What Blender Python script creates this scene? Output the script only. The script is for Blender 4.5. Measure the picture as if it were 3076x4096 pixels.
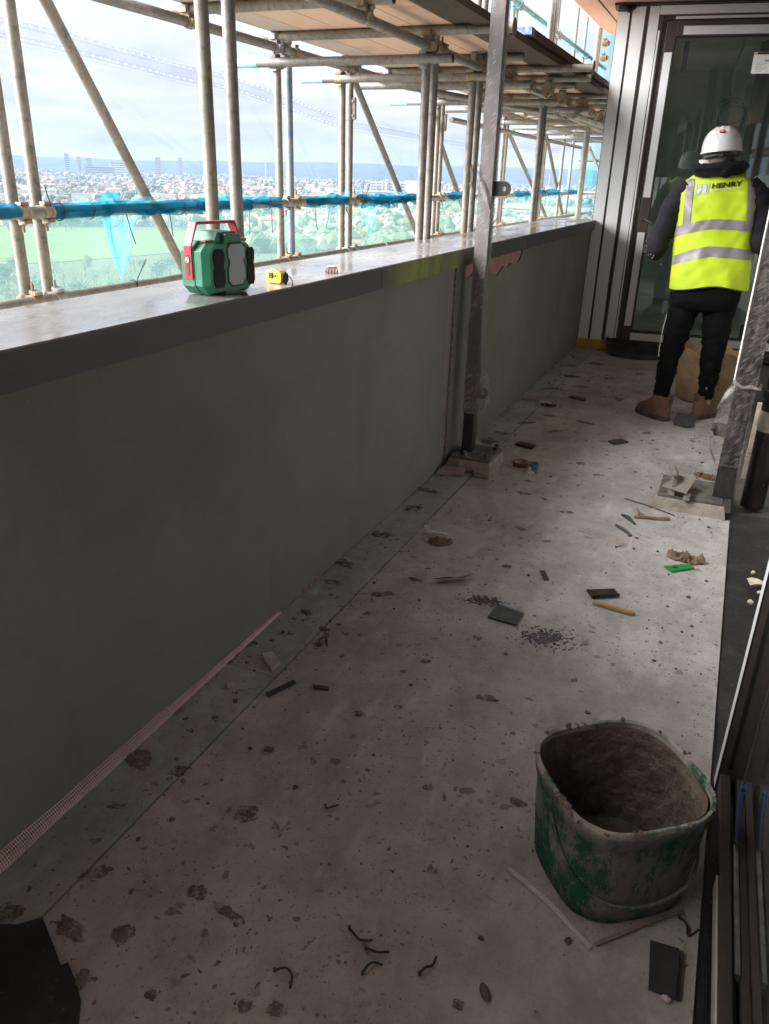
import bpy, bmesh, math, random
from mathutils import Vector, Matrix, Euler, noise
R = math.radians
scene = bpy.context.scene
COL = scene.collection
for o in list(bpy.data.objects): bpy.data.objects.remove(o)

# ------------------------------------------------------------------ camera
cam = bpy.data.cameras.new('camera')
cam.sensor_fit = 'VERTICAL'; cam.sensor_height = 36.0; cam.sensor_width = 27.0
cam.lens = 27.51; cam.clip_start = 0.05; cam.clip_end = 60000
cob = bpy.data.objects.new('camera', cam); COL.objects.link(cob)
# columns: camera right, camera up, camera back, in world axes
cob.matrix_world = Matrix(((0.9162, -0.1824, 0.3567, 0.0),
                           (0.3998, 0.3535, -0.8457, 0.0),
                           (0.0281, 0.9175, 0.3966, 1.5),
                           (0, 0, 0, 1)))
scene.camera = cob

# ------------------------------------------------------------------ sky: bright overcast
SUN_EL, SUN_AZ = 30.0, -124.0          # azimuth measured from +Y towards +X
world = bpy.data.worlds.new('World'); scene.world = world; world.use_nodes = True
nt = world.node_tree; N = nt.nodes; L = nt.links; N.clear()
def nd(t, **kw):
    n = N.new(t)
    for k, v in kw.items(): setattr(n, k, v)
    return n
out = nd('ShaderNodeOutputWorld'); bg = nd('ShaderNodeBackground'); bg.inputs['Strength'].default_value = 0.055
sky = nd('ShaderNodeTexSky'); sky.sky_type = 'NISHITA'; sky.sun_disc = False
sky.sun_elevation = R(SUN_EL); sky.sun_rotation = R(SUN_AZ)
tc = nd('ShaderNodeTexCoord'); sx = nd('ShaderNodeSeparateXYZ'); L.new(tc.outputs['Generated'], sx.inputs[0])
mx = nd('ShaderNodeMath', operation='MAXIMUM'); mx.inputs[1].default_value = 0.0; L.new(sx.outputs['Z'], mx.inputs[0])
ad = nd('ShaderNodeMath', operation='ADD'); ad.inputs[1].default_value = 0.14; L.new(mx.outputs[0], ad.inputs[0])
dx = nd('ShaderNodeMath', operation='DIVIDE'); L.new(sx.outputs['X'], dx.inputs[0]); L.new(ad.outputs[0], dx.inputs[1])
dy = nd('ShaderNodeMath', operation='DIVIDE'); L.new(sx.outputs['Y'], dy.inputs[0]); L.new(ad.outputs[0], dy.inputs[1])
cx = nd('ShaderNodeCombineXYZ'); L.new(dx.outputs[0], cx.inputs[0]); L.new(dy.outputs[0], cx.inputs[1])
n1 = nd('ShaderNodeTexNoise'); n1.inputs['Scale'].default_value = 0.9; n1.inputs['Detail'].default_value = 7; n1.inputs['Roughness'].default_value = 0.58
L.new(cx.outputs[0], n1.inputs['Vector'])
cr = nd('ShaderNodeValToRGB'); cr.color_ramp.elements[0].position = 0.33; cr.color_ramp.elements[0].color = (1.7, 1.82, 2.08, 1)
cr.color_ramp.elements[1].position = 0.62; cr.color_ramp.elements[1].color = (3.0, 3.06, 3.2, 1)
L.new(n1.outputs['Fac'], cr.inputs['Fac'])
n2 = nd('ShaderNodeTexNoise'); n2.inputs['Scale'].default_value = 0.55; n2.inputs['Detail'].default_value = 5
L.new(cx.outputs[0], n2.inputs['Vector'])
cr2 = nd('ShaderNodeMapRange'); cr2.inputs['From Min'].default_value = 0.3; cr2.inputs['From Max'].default_value = 0.5
cr2.inputs['To Min'].default_value = 0.88; cr2.inputs['To Max'].default_value = 1.0
L.new(n2.outputs['Fac'], cr2.inputs['Value'])
mix = nd('ShaderNodeMix', data_type='RGBA'); L.new(cr2.outputs[0], mix.inputs['Factor'])
L.new(sky.outputs[0], mix.inputs['A']); L.new(cr.outputs['Color'], mix.inputs['B'])
# standard overcast sky: three times as bright overhead as at the horizon
cie = nd('ShaderNodeMath', operation='MULTIPLY_ADD'); cie.inputs[1].default_value = 2.0 / 3.0; cie.inputs[2].default_value = 1.0 / 3.0; L.new(mx.outputs[0], cie.inputs[0])
cm = nd('ShaderNodeVectorMath', operation='SCALE'); L.new(mix.outputs['Result'], cm.inputs[0]); L.new(cie.outputs[0], cm.inputs['Scale'])
L.new(cm.outputs[0], bg.inputs['Color']); L.new(bg.outputs[0], out.inputs[0])

sl = bpy.data.lights.new('sun', 'SUN'); sl.energy = 1.5; sl.angle = R(55); sl.color = (1.0, 0.97, 0.93)
so = bpy.data.objects.new('sun', sl); COL.objects.link(so)
sd = Vector((math.sin(R(SUN_AZ)) * math.cos(R(SUN_EL)), math.cos(R(SUN_AZ)) * math.cos(R(SUN_EL)), math.sin(R(SUN_EL))))
so.rotation_euler = sd.to_track_quat('Z', 'Y').to_euler(); so.location = sd * 30

vs = scene.view_settings
vs.view_transform = 'Standard'; vs.look = 'None'; vs.exposure = 3.9; vs.gamma = 1.0; vs.use_curve_mapping = False
cy = scene.cycles
cy.max_bounces = 10; cy.diffuse_bounces = 5; cy.glossy_bounces = 4; cy.transmission_bounces = 6
cy.transparent_max_bounces = 32; cy.volume_bounces = 1
cy.use_denoising = True; cy.sample_clamp_indirect = 8.0
cy.caustics_reflective = False; cy.caustics_refractive = False

# ------------------------------------------------------------------ helpers
class MB:
    """collects shapes and links them as ONE mesh object"""
    def __init__(s): s.v = []; s.f = []; s.m = []
    def add(s, vs, fs, mi=0):
        b = len(s.v); s.v += [tuple(v) for v in vs]
        for f in fs: s.f.append([i + b for i in f]); s.m.append(mi)
    def bx(s, x0, x1, y0, y1, z0, z1, mi=0):
        s.add([(x0,y0,z0),(x1,y0,z0),(x1,y1,z0),(x0,y1,z0),(x0,y0,z1),(x1,y0,z1),(x1,y1,z1),(x0,y1,z1)],
              [(3,2,1,0),(4,5,6,7),(0,1,5,4),(1,2,6,5),(2,3,7,6),(3,0,4,7)], mi)
    def box(s, c, d, rot=(0,0,0), mi=0):
        M = Matrix.Translation(c) @ Euler(rot).to_matrix().to_4x4()
        h = [x / 2 for x in d]
        vs = [M @ Vector((a*h[0], b*h[1], e*h[2])) for e in (-1,1) for a, b in ((-1,-1),(1,-1),(1,1),(-1,1))]
        s.add(vs, [(3,2,1,0),(4,5,6,7),(0,1,5,4),(1,2,6,5),(2,3,7,6),(3,0,4,7)], mi)
    def loft(s, rings, cap0=True, cap1=True, mi=0, closed=True):
        n = len(rings[0]); vs = [p for r in rings for p in r]; fs = []
        for k in range(len(rings) - 1):
            for i in range(n if closed else n - 1):
                j = (i + 1) % n
                fs.append((k*n+i, k*n+j, (k+1)*n+j, (k+1)*n+i))
        if cap0: fs.append(tuple(reversed(range(n))))
        if cap1: fs.append(tuple((len(rings)-1)*n + i for i in range(n)))
        s.add(vs, fs, mi)
    def path(s, pts, r, n=8, mi=0, caps=True):
        pts = [Vector(p) for p in pts]; rings = []; ref = None
        for i, p in enumerate(pts):
            t = (pts[min(i+1, len(pts)-1)] - pts[max(i-1, 0)]).normalized()
            if ref is None:
                ref = Vector((0,0,1)) if abs(t.z) < 0.9 else Vector((1,0,0))
            a = (ref - t * ref.dot(t)).normalized(); ref = a; b = t.cross(a)
            rr = r[i] if isinstance(r, (list, tuple)) else r
            rings.append([p + a * rr * math.cos(2*math.pi*k/n) + b * rr * math.sin(2*math.pi*k/n) for k in range(n)])
        s.loft(rings, caps, caps, mi)
    def tube(s, a, b, r, n=12, mi=0, caps=True): s.path([a, b], r, n, mi, caps)
    def prism(s, poly, z0, z1, mi=0):
        n = len(poly)
        s.loft([[(x, y, z0) for x, y in poly], [(x, y, z1) for x, y in poly]], True, True, mi)
    def extr(s, poly, d, mi=0):
        """poly: 3D points, pushed along vector d"""
        d = Vector(d); s.loft([[Vector(p) for p in poly], [Vector(p) + d for p in poly]], True, True, mi)
    def lathe(s, prof, c=(0,0,0), n=20, mi=0, cap0=True, cap1=True):
        s.loft([[(c[0]+r*math.cos(2*math.pi*k/n), c[1]+r*math.sin(2*math.pi*k/n), c[2]+z) for k in range(n)] for r, z in prof], cap0, cap1, mi)
    def lump(s, c, d, seed, rot=0, mi=0, rough=0.35, sub=1):
        bm = bmesh.new(); bmesh.ops.create_icosphere(bm, subdivisions=sub, radius=1.0)
        off = Vector((seed * 1.37, seed * 0.71, seed * 2.13)); M = Matrix.Rotation(rot, 3, 'Z')
        vs = []
        for v in bm.verts:
            k = 1.0 + rough * noise.noise(v.co * 1.4 + off)* 1.6
            q = M @ Vector((v.co.x * d[0] * k, v.co.y * d[1] * k, v.co.z * d[2] * k))
            vs.append(q + Vector(c))
        fs = [[v.index for v in f.verts] for f in bm.faces]; bm.free(); s.add(vs, fs, mi)
    def build(s, name, mats, parent=None, smooth=False, bevel=0.0, ang=40, seg=2):
        me = bpy.data.meshes.new(name); me.from_pydata(s.v, [], s.f)
        if not isinstance(mats, (list, tuple)): mats = [mats]
        for m in mats: me.materials.append(m)
        if len(mats) > 1: me.polygons.foreach_set('material_index', s.m)
        if smooth:
            me.polygons.foreach_set('use_smooth', [True] * len(me.polygons))
            me.set_sharp_from_angle(angle=R(ang))
        me.update()
        o = bpy.data.objects.new(name, me); COL.objects.link(o)
        if parent is not None: o.parent = parent
        if bevel:
            b = o.modifiers.new('bevel', 'BEVEL'); b.width = bevel; b.segments = seg; b.limit_method = 'ANGLE'; b.angle_limit = R(35)
        return o
def tag(o, label=None, cat=None, group=None, kind=None):
    if label: o['label'] = label
    if cat: o['category'] = cat
    if group: o['group'] = group
    if kind: o['kind'] = kind
    return o
def thing(name, label, cat, loc=(0,0,0), rz=0.0, group=None):
    o = bpy.data.objects.new(name, None); COL.objects.link(o); o.location = loc; o.rotation_euler = (0, 0, rz)
    o.empty_display_size = 0.1
    return tag(o, label, cat, group)
def copy_tree(o, parent=None):
    c = o.copy(); COL.objects.link(c)
    if parent is not None: c.parent = parent
    for ch in list(o.children): copy_tree(ch, c)
    return c
def inst(o, parent, M):
    c = o.copy(); COL.objects.link(c); c.parent = parent; c.matrix_local = M; return c
def lerp(a, b, t): return a + (b - a) * t
def table(T, z):
    """piecewise-linear rows (z, a, b, ...)"""
    if z <= T[0][0]: return T[0][1:]
    for p, q in zip(T, T[1:]):
        if z <= q[0]:
            t = (z - p[0]) / (q[0] - p[0]); t = t*t*(3-2*t)
            return tuple(lerp(a, b, t) for a, b in zip(p[1:], q[1:]))
    return T[-1][1:]
def sup(c, a, b, e, n, rot=0.0):
    pts = []
    for k in range(n):
        t = 2*math.pi*k/n; ct, st = math.cos(t), math.sin(t)
        x = a*math.copysign(abs(ct)**(2/e), ct); y = b*math.copysign(abs(st)**(2/e), st)
        pts.append((c[0] + x*math.cos(rot) - y*math.sin(rot), c[1] + x*math.sin(rot) + y*math.cos(rot), c[2]))
    return pts

# ------------------------------------------------------------------ materials
class Mat:
    def __init__(s, name):
        s.m = bpy.data.materials.new(name); s.m.use_nodes = True; s.t = s.m.node_tree
        s.t.nodes.clear(); s.o = s.n('ShaderNodeOutputMaterial')
        s.tc = s.n('ShaderNodeTexCoord')
    def n(s, t, ins=None, **kw):
        x = s.t.nodes.new(t)
        for k, v in kw.items(): setattr(x, k, v)
        for k, v in (ins or {}).items():
            if hasattr(v, 'is_linked') or hasattr(v, 'links'): s.t.links.new(v, x.inputs[k])
            else: x.inputs[k].default_value = v
        return x
    def l(s, a, b): s.t.links.new(a, b)
    def vec(s, scale=(1,1,1), rot=(0,0,0)):
        mp = s.n('ShaderNodeMapping', {'Scale': scale, 'Rotation': rot}); s.l(s.tc.outputs['Object'], mp.inputs['Vector']); return mp.outputs[0]
    def noise(s, scale, detail=4, rough=0.55, v=None, dist=0.0):
        x = s.n('ShaderNodeTexNoise', {'Scale': scale, 'Detail': detail, 'Roughness': rough, 'Distortion': dist})
        s.l(v if v is not None else s.tc.outputs['Object'], x.inputs['Vector']); return x.outputs['Fac']
    def ramp(s, f, a, b, c0=0.0, c1=1.0):
        x = s.n('ShaderNodeMapRange', {'From Min': a, 'From Max': b, 'To Min': c0, 'To Max': c1}); x.clamp = True
        s.l(f, x.inputs['Value']); return x.outputs[0]
    def math(s, op, a, b=None):
        x = s.n('ShaderNodeMath', operation=op)
        for i, v in enumerate((a, b)):
            if v is None: continue
            if isinstance(v, (int, float)): x.inputs[i].default_value = v
            else: s.l(v, x.inputs[i])
        return x.outputs[0]
    def mix(s, f, a, b):
        x = s.n('ShaderNodeMix', data_type='RGBA')
        for k, v in (('Factor', f), ('A', a), ('B', b)):
            if isinstance(v, (int, float)): x.inputs[k].default_value = v
            elif isinstance(v, tuple): x.inputs[k].default_value = (*v, 1) if len(v) == 3 else v
            else: s.l(v, x.inputs[k])
        return x.outputs['Result']
    def bsdf(s, color, rough=0.6, metal=0.0, bump=None, bstr=0.3, bdist=0.01, spec=0.5, **kw):
        p = s.n('ShaderNodeBsdfPrincipled')
        def st(k, v):
            if isinstance(v, tuple): p.inputs[k].default_value = (*v, 1) if len(v) == 3 else v
            elif isinstance(v, (int, float)): p.inputs[k].default_value = v
            else: s.l(v, p.inputs[k])
        st('Base Color', color); st('Roughness', rough); st('Metallic', metal); st('Specular IOR Level', spec)
        for k, v in kw.items(): st(k, v)
        if bump is not None:
            b = s.n('ShaderNodeBump', {'Strength': bstr, 'Distance': bdist}); s.l(bump, b.inputs['Height']); s.l(b.outputs[0], p.inputs['Normal'])
        return p
    def done(s, sh): s.l(sh.outputs[0], s.o.inputs['Surface']); return s.m
def plain(name, c, c2=None, scale=20, rough=0.6, metal=0.0, bump=0.2, bscale=None, bdist=0.004, lo=0.4, hi=0.65, spec=0.5, rough2=None, stretch=(1,1,1)):
    """two-tone worn surface with fine relief"""
    m = Mat(name); v = m.vec(stretch)
    c2 = c2 or tuple(x * 0.72 for x in c)
    f = m.ramp(m.noise(scale, 6, 0.6, v), lo, hi)
    h = m.noise(bscale or scale * 4, 4, 0.6, v)
    rg = rough if rough2 is None else m.ramp(f, 0, 1, rough, rough2)
    return m.done(m.bsdf(m.mix(f, c, c2), rg, metal, h, bump, bdist, spec))

def mat_floor(name, c1, c2, tint, dens):
    m = Mat(name)
    base = m.mix(m.ramp(m.noise(1.7, 7, 0.68), 0.38, 0.62), c1, tuple(x*0.82 for x in c2))
    base = m.mix(m.ramp(m.noise(7, 7, 0.72), 0.44, 0.70, 0, 0.65), base, tuple(x*0.62 for x in c2))
    base = m.mix(m.ramp(m.noise(14, 4, 0.5, m.vec((1, 0.35, 1), (0,0,0.5))), 0.56, 0.72, 0, 0.28), base, tuple(min(1, x*1.45) for x in c1))
    base = m.mix(m.ramp(m.noise(3.4, 9, 0.8, m.vec((1, 0.7, 1), (0, 0, 0.9))), 0.52, 0.66, 0, 0.55), base, tuple(x*0.58 for x in c2))
    base = m.mix(m.ramp(m.noise(120, 3, 0.7), 0.56, 0.70, 0, 0.45), base, tuple(x*0.55 for x in c2))
    wob = m.n('ShaderNodeTexNoise', {'Scale': 16.0, 'Detail': 4.0, 'Roughness': 0.6}); m.l(m.tc.outputs['Object'], wob.inputs['Vector'])
    va = m.n('ShaderNodeVectorMath', operation='SCALE'); m.l(wob.outputs['Color'], va.inputs[0]); va.inputs['Scale'].default_value = 0.07
    vv = m.n('ShaderNodeVectorMath', operation='ADD'); m.l(m.tc.outputs['Object'], vv.inputs[0]); m.l(va.outputs[0], vv.inputs[1])
    h = m.noise(160, 3, 0.6)
    rel = m.math('MULTIPLY', h, 0.25)
    for sc, thr, gain, dark, zone in ((3.1, 0.50, 0.42, (0.145,0.118,0.080), 0.42), (7.5, 0.45, 0.44, (0.125,0.100,0.070), 0.43), (19.0, 0.42, 0.48, (0.115,0.092,0.072), 0.40), (48.0, 0.40, 0.52, (0.125,0.100,0.082), 0.36), (110.0, 0.40, 0.55, (0.15,0.125,0.105), 0.33)):
        vo = m.n('ShaderNodeTexVoronoi', {'Scale': sc * dens}); m.l(vv.outputs[0], vo.inputs['Vector'])
        sp = m.n('ShaderNodeSeparateColor'); m.l(vo.outputs['Color'], sp.inputs[0])
        rad = m.math('MULTIPLY', m.math('SUBTRACT', sp.outputs[0], thr), gain)
        d = m.math('SUBTRACT', rad, vo.outputs['Distance'])
        k = m.ramp(d, -0.01, 0.035)
        k = m.math('MULTIPLY', k, m.ramp(m.noise(1.3, 3, 0.5, m.vec((1,1,1),(0.3*sc,0,0))), zone, zone + 0.16))
        k = m.math('MULTIPLY', k, m.ramp(sp.outputs[1], 0.0, 1.0, 0.45, 0.95))
        base = m.mix(k, base, dark)
        rel = m.math('ADD', rel, m.math('MULTIPLY', k, 0.5))
    base = m.mix(m.ramp(m.noise(3.1, 5, 0.6, m.vec((1,1,1),(0,0,1))), 0.6, 0.75, 0, 0.4), base, tint)
    return m.done(m.bsdf(base, m.ramp(m.noise(6, 4), 0.3, 0.7, 0.62, 0.9), 0, rel, 0.5, 0.006, 0.35))

M = {}
M['floor'] = mat_floor('cement_board_floor', (0.462,0.458,0.44), (0.378,0.374,0.358), (0.29,0.26,0.22), 1.0)
M['strip'] = mat_floor('grey_green_edge_board', (0.40,0.43,0.42), (0.32,0.345,0.335), (0.13,0.12,0.10), 1.25)
M['slab'] = plain('dark_concrete', (0.10,0.095,0.09), scale=8)
M['concrete'] = plain('grey_concrete', (0.30,0.29,0.27), (0.2,0.19,0.18), 5, 0.85, bump=0.4)
def mat_render():
    m = Mat('grey_render_wall')
    c = m.mix(m.ramp(m.noise(1.4, 6, 0.6), 0.35, 0.7), (0.235,0.232,0.205), (0.19,0.188,0.166))
    st = m.noise(3.0, 5, 0.6, m.vec((1, 1.0, 0.22)))
    c = m.mix(m.ramp(st, 0.56, 0.78, 0, 0.5), c, (0.095,0.098,0.07))
    c = m.mix(m.ramp(m.noise(1.1, 4, 0.6, m.vec((1,0.8,0.7),(0.4,0,0))), 0.55, 0.72, 0, 0.4), c, (0.13,0.135,0.075))
    c = m.mix(m.ramp(m.noise(0.9, 7, 0.75, m.vec((1,1,1),(0,0,0.7))), 0.50, 0.70, 0, 0.35), c, (0.27,0.262,0.235))
    c = m.mix(m.ramp(m.noise(55, 4, 0.7), 0.70, 0.76, 0, 0.5), c, (0.33,0.31,0.28))
    tm_ = m.noise(5.0, 6, 0.7, m.vec((1, 0.5, 1.2), (0.9, 0, 0)), 1.2)
    c = m.mix(m.ramp(tm_, 0.50, 0.66, 0, 0.22), c, (0.15,0.147,0.128))
    g = m.noise(260, 3, 0.7)
    c = m.mix(m.ramp(g, 0.35, 0.65, 0, 0.22), c, (0.24,0.24,0.215))
    return m.done(m.bsdf(c, 0.9, 0, g, 0.6, 0.004, 0.2))
M['render'] = mat_render()
def mat_coping():
    m = Mat('wet_dark_coping')
    geo = m.n('ShaderNodeNewGeometry'); sn = m.n('ShaderNodeSeparateXYZ'); m.l(geo.outputs['Normal'], sn.inputs[0])
    front = m.ramp(sn.outputs[0], 0.5, 0.8)
    top = m.ramp(sn.outputs[2], 0.6, 0.9)
    sp = m.n('ShaderNodeSeparateXYZ'); m.l(m.tc.outputs['Object'], sp.inputs[0])
    c = m.mix(m.ramp(m.noise(7, 6, 0.6), 0.35, 0.7), (0.026,0.024,0.028), (0.040,0.038,0.041))
    dirt_sheen = m.ramp(m.noise(3.2, 7, 0.65, m.vec((1.6, 0.55, 1))), 0.40, 0.68)
    c = m.mix(m.math('MULTIPLY', top, m.ramp(dirt_sheen, 0, 1, 0.5, 0.95)), c, (0.40,0.385,0.375))  # sky sheen on the wet top put into the colour, patchy with dirt
    al = m.math('MULTIPLY', m.ramp(sp.outputs[1], 2.95, 3.25), m.ramp(sp.outputs[1], 3.55, 4.15, 1, 0))
    al = m.math('MULTIPLY', al, m.ramp(m.noise(6, 6, 0.7, m.vec((1,1,0.4))), 0.34, 0.62))
    c = m.mix(m.math('MULTIPLY', m.math('MULTIPLY', al, front), 1.0), c, (0.26,0.29,0.035))
    c = m.mix(m.math('MULTIPLY', front, m.ramp(m.noise(23, 4, 0.6, m.vec((1,1,0.5))), 0.68, 0.8, 0, 0.4)), c, (0.25,0.25,0.24))
    wet = m.ramp(m.noise(2.3, 5, 0.62, m.vec((2.2, 0.6, 1), (0,0,0.12))), 0.44, 0.60)
    rg = m.mix(top, (0.62,0.62,0.62), (0.1,0.1,0.1)); 
    rt = m.ramp(wet, 0, 1, 0.13, 0.36)
    r = m.n('ShaderNodeMix', data_type='FLOAT'); m.l(top, r.inputs['Factor']); r.inputs['A'].default_value = 0.6; m.l(rt, r.inputs['B'])
    b = m.noise(40, 3, 0.5)
    return m.done(m.bsdf(c, r.outputs[0], 0.0, b, 0.08, 0.002, 0.9))
M['coping'] = mat_coping()
M['pink'] = plain('pink_insulation', (0.42,0.24,0.22), (0.33,0.19,0.17), 12, 0.95)
M['mesh'] = plain('pinkish_fibre_mesh', (0.80,0.62,0.60), (0.66,0.48,0.46), 30, 0.8)
def mat_tube(name, c1, c2, rust, amt=0.62):
    m = Mat(name); v = m.vec((1,1,1))
    c = m.mix(m.ramp(m.noise(5, 6, 0.65), 0.35, 0.68), c1, c2)
    c = m.mix(m.ramp(m.noise(30, 6, 0.75), 0.50, 0.68, 0, 0.75), c, tuple(x*0.42 for x in c2))
    c = m.mix(m.ramp(m.noise(17, 5, 0.7, m.vec((1,1,0.4))), 0.62, 0.70, 0, 0.6), c, tuple(min(1, x*1.5) for x in c1))
    c = m.mix(m.ramp(m.noise(11, 6, 0.7), amt, amt + 0.12, 0, 0.75), c, rust)
    return m.done(m.bsdf(c, m.ramp(m.noise(20, 4), 0.3, 0.7, 0.42, 0.7), 0.25, m.noise(120, 4, 0.6), 0.25, 0.002))
M['tube'] = mat_tube('worn_galvanised_tube', (0.31,0.282,0.238), (0.21,0.192,0.165), (0.24,0.15,0.09))
M['tube2'] = mat_tube('grimy_grey_tube', (0.28,0.262,0.24), (0.20,0.185,0.172), (0.2,0.13,0.09), 0.58)
M['tubeblue'] = mat_tube('blue_painted_tube', (0.12,0.24,0.40), (0.30,0.33,0.36), (0.36,0.33,0.29), 0.50)
M['sleeve'] = plain('pale_blue_tube_paint', (0.22,0.56,0.68), (0.32,0.60,0.68), 14, 0.5)
M['coupler'] = mat_tube('rusty_coupler', (0.36,0.31,0.23), (0.26,0.19,0.13), (0.23,0.10,0.05), 0.50)
def mat_board(name, c1, c2):
    m = Mat(name)
    g = m.noise(9, 7, 0.65, m.vec((9, 0.5, 9)), 0.4)
    c = m.mix(m.ramp(g, 0.3, 0.7), c1, c2)
    c = m.mix(m.ramp(m.noise(2.2, 5, 0.6), 0.55, 0.75, 0, 0.55), c, tuple(x*0.45 for x in c2))
    return m.done(m.bsdf(c, 0.85, 0, g, 0.4, 0.004, 0.2))
M['board'] = mat_board('pale_scaffold_board', (0.82,0.57,0.43), (0.70,0.48,0.37))
M['boardgrey'] = mat_board('weathered_scaffold_board', (0.68,0.60,0.52), (0.54,0.47,0.40))
M['boarddark'] = mat_board('dark_scaffold_board', (0.13,0.095,0.075), (0.085,0.062,0.05))
def mat_net(name, c, a0, a1, sc, st=(1,1,1)):
    m = Mat(name)
    d = m.n('ShaderNodeBsdfDiffuse', {'Color': (*c, 1)}); t = m.n('ShaderNodeBsdfTranslucent', {'Color': (*c, 1)})
    ms = m.n('ShaderNodeMixShader', {'Fac': 0.65}); m.l(d.outputs[0], ms.inputs[1]); m.l(t.outputs[0], ms.inputs[2])
    tr = m.n('ShaderNodeBsdfTransparent')
    f = m.ramp(m.noise(sc, 5, 0.6, m.vec(st)), 0.3, 0.7, a0, a1)
    mm = m.n('ShaderNodeMixShader'); m.l(f, mm.inputs[0]); m.l(tr.outputs[0], mm.inputs[1]); m.l(ms.outputs[0], mm.inputs[2])
    return m.done(mm)
M['net'] = mat_net('white_debris_net', (0.50,0.60,0.72), 0.06, 0.13, 1.2, (1,1,0.35))
M['netlow'] = mat_net('green_tinted_debris_net', (0.30,0.52,0.50), 0.20, 0.32, 1.6, (1,1,0.35))
M['netband'] = mat_net('woven_net_band', (0.10,0.12,0.16), 0.13, 0.28, 9)
M['netblue'] = mat_net('blue_net', (0.02,0.26,0.44), 0.58, 0.96, 7, (1,2,2))
M['netteal'] = mat_net('thin_teal_net', (0.10,0.50,0.62), 0.14, 0.46, 7, (1,3,0.6))
M['black'] = plain('black_plastic', (0.012,0.012,0.013), (0.022,0.022,0.022), 30, 0.45)
M['blackrub'] = plain('black_rubber_mat', (0.016,0.017,0.018), (0.035,0.035,0.035), 9, 0.62, bump=0.5)
def mat_membrane():
    m = Mat('dusty_black_membrane')
    c = m.mix(m.ramp(m.noise(5, 7, 0.7), 0.48, 0.78, 0, 0.8), (0.011,0.012,0.014), (0.06,0.057,0.054))
    c = m.mix(m.ramp(m.noise(60, 4, 0.7), 0.62, 0.75, 0, 0.6), c, (0.20,0.19,0.17))
    return m.done(m.bsdf(c, 0.62, 0, m.noise(8, 4, 0.6), 0.5, 0.02))
M['membrane'] = mat_membrane()
M['frame'] = plain('dark_bronze_frame', (0.060,0.050,0.047), (0.075,0.064,0.060), 60, 0.42, 0.2, bump=0.05)
M['frameblack'] = plain('black_frame_recess', (0.012,0.011,0.011), None, 30, 0.5)
def mat_film():
    m = Mat('white_protective_film')
    c = m.mix(m.ramp(m.noise(2.5, 5, 0.6), 0.3, 0.7), (0.74,0.77,0.79), (0.67,0.70,0.73))
    c = m.mix(m.ramp(m.noise(26, 5, 0.7, m.vec((1,1,0.3))), 0.70, 0.76, 0, 0.7), c, (0.25,0.24,0.23))
    return m.done(m.bsdf(c, 0.35, 0, m.noise(6, 3), 0.1, 0.004))
M['film'] = mat_film()
M['filmdim'] = plain('scuffed_white_film', (0.62,0.62,0.61), (0.5,0.5,0.49), 15, 0.5)
def mat_glass(name, tint, gain, dirt_sheen=0.05):
    m = Mat(name)
    tr = m.n('ShaderNodeBsdfTransparent', {'Color': (*tint, 1)}); gl = m.n('ShaderNodeBsdfGlossy', {'Color': (0.95,1,0.98,1), 'Roughness': 0.012})
    fr = m.n('ShaderNodeFresnel', {'IOR': 1.55}); f = m.math('MULTIPLY', fr.outputs[0], gain); f = m.math('MINIMUM', f, 1.0)
    a = m.n('ShaderNodeMixShader'); m.l(f, a.inputs[0]); m.l(tr.outputs[0], a.inputs[1]); m.l(gl.outputs[0], a.inputs[2])
    df = m.n('ShaderNodeBsdfDiffuse', {'Color': (0.5,0.52,0.5,1)})
    k = m.ramp(m.noise(3.5, 6, 0.65), 0.45, 0.8, dirt_sheen*0.3, dirt_sheen)
    b = m.n('ShaderNodeMixShader'); m.l(k, b.inputs[0]); m.l(a.outputs[0], b.inputs[1]); m.l(df.outputs[0], b.inputs[2])
    return m.done(b)
M['glass'] = mat_glass('door_glass', (0.84,0.92,0.88), 1.5, 0.05)
M['glassnear'] = mat_glass('near_door_glass', (0.35,0.40,0.38), 2.2, 0.10)
def mat_wrap(name, A0, A1, G=1.3):
    m = Mat(name)
    r1 = m.n('ShaderNodeMapping', {'Rotation': (0.35, 0.75, 0.0)}); m.l(m.tc.outputs['Object'], r1.inputs['Vector'])
    s1 = m.n('ShaderNodeMapping', {'Scale': (0.07, 0.6, 1.0)}); m.l(r1.outputs[0], s1.inputs['Vector'])
    st = m.noise(150, 4, 0.65, s1.outputs[0], 0.3)
    st2 = m.noise(13, 5, 0.7, m.vec((1,1,0.3)))
    a = m.math('ADD', m.ramp(st, 0.48, 0.70, A0, A1), m.ramp(st2, 0.42, 0.72, 0.0, 0.16))
    tr = m.n('ShaderNodeBsdfTransparent', {'Color': (0.93,0.92,0.92,1)})
    p = m.bsdf((0.66,0.60,0.58), 0.28, 0, st, 0.4, 0.004, 0.8)  # pale beige streaks put the reflected sky into the film's colour
    mm = m.n('ShaderNodeMixShader'); m.l(a, mm.inputs[0]); m.l(tr.outputs[0], mm.inputs[1]); m.l(p.outputs[0], mm.inputs[2])
    gl = m.n('ShaderNodeBsdfGlossy', {'Roughness': 0.22}); fr = m.n('ShaderNodeFresnel', {'IOR': 1.45})
    m2 = m.n('ShaderNodeMixShader'); m.l(m.math('MULTIPLY', fr.outputs[0], G), m2.inputs[0]); m.l(mm.outputs[0], m2.inputs[1]); m.l(gl.outputs[0], m2.inputs[2])
    return m.done(m2)
M['wrap'] = mat_wrap('clear_stretch_wrap', 0.20, 0.36)
M['wrapthin'] = mat_wrap('thin_clear_wrap', 0.01, 0.24, 0.7)
M['steelpost'] = plain('dark_painted_steel', (0.032,0.028,0.027), (0.05,0.044,0.042), 30, 0.4, 0.2)
M['steel'] = plain('grey_steel', (0.30,0.30,0.30), (0.18,0.17,0.16), 20, 0.45, 0.7)
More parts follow.
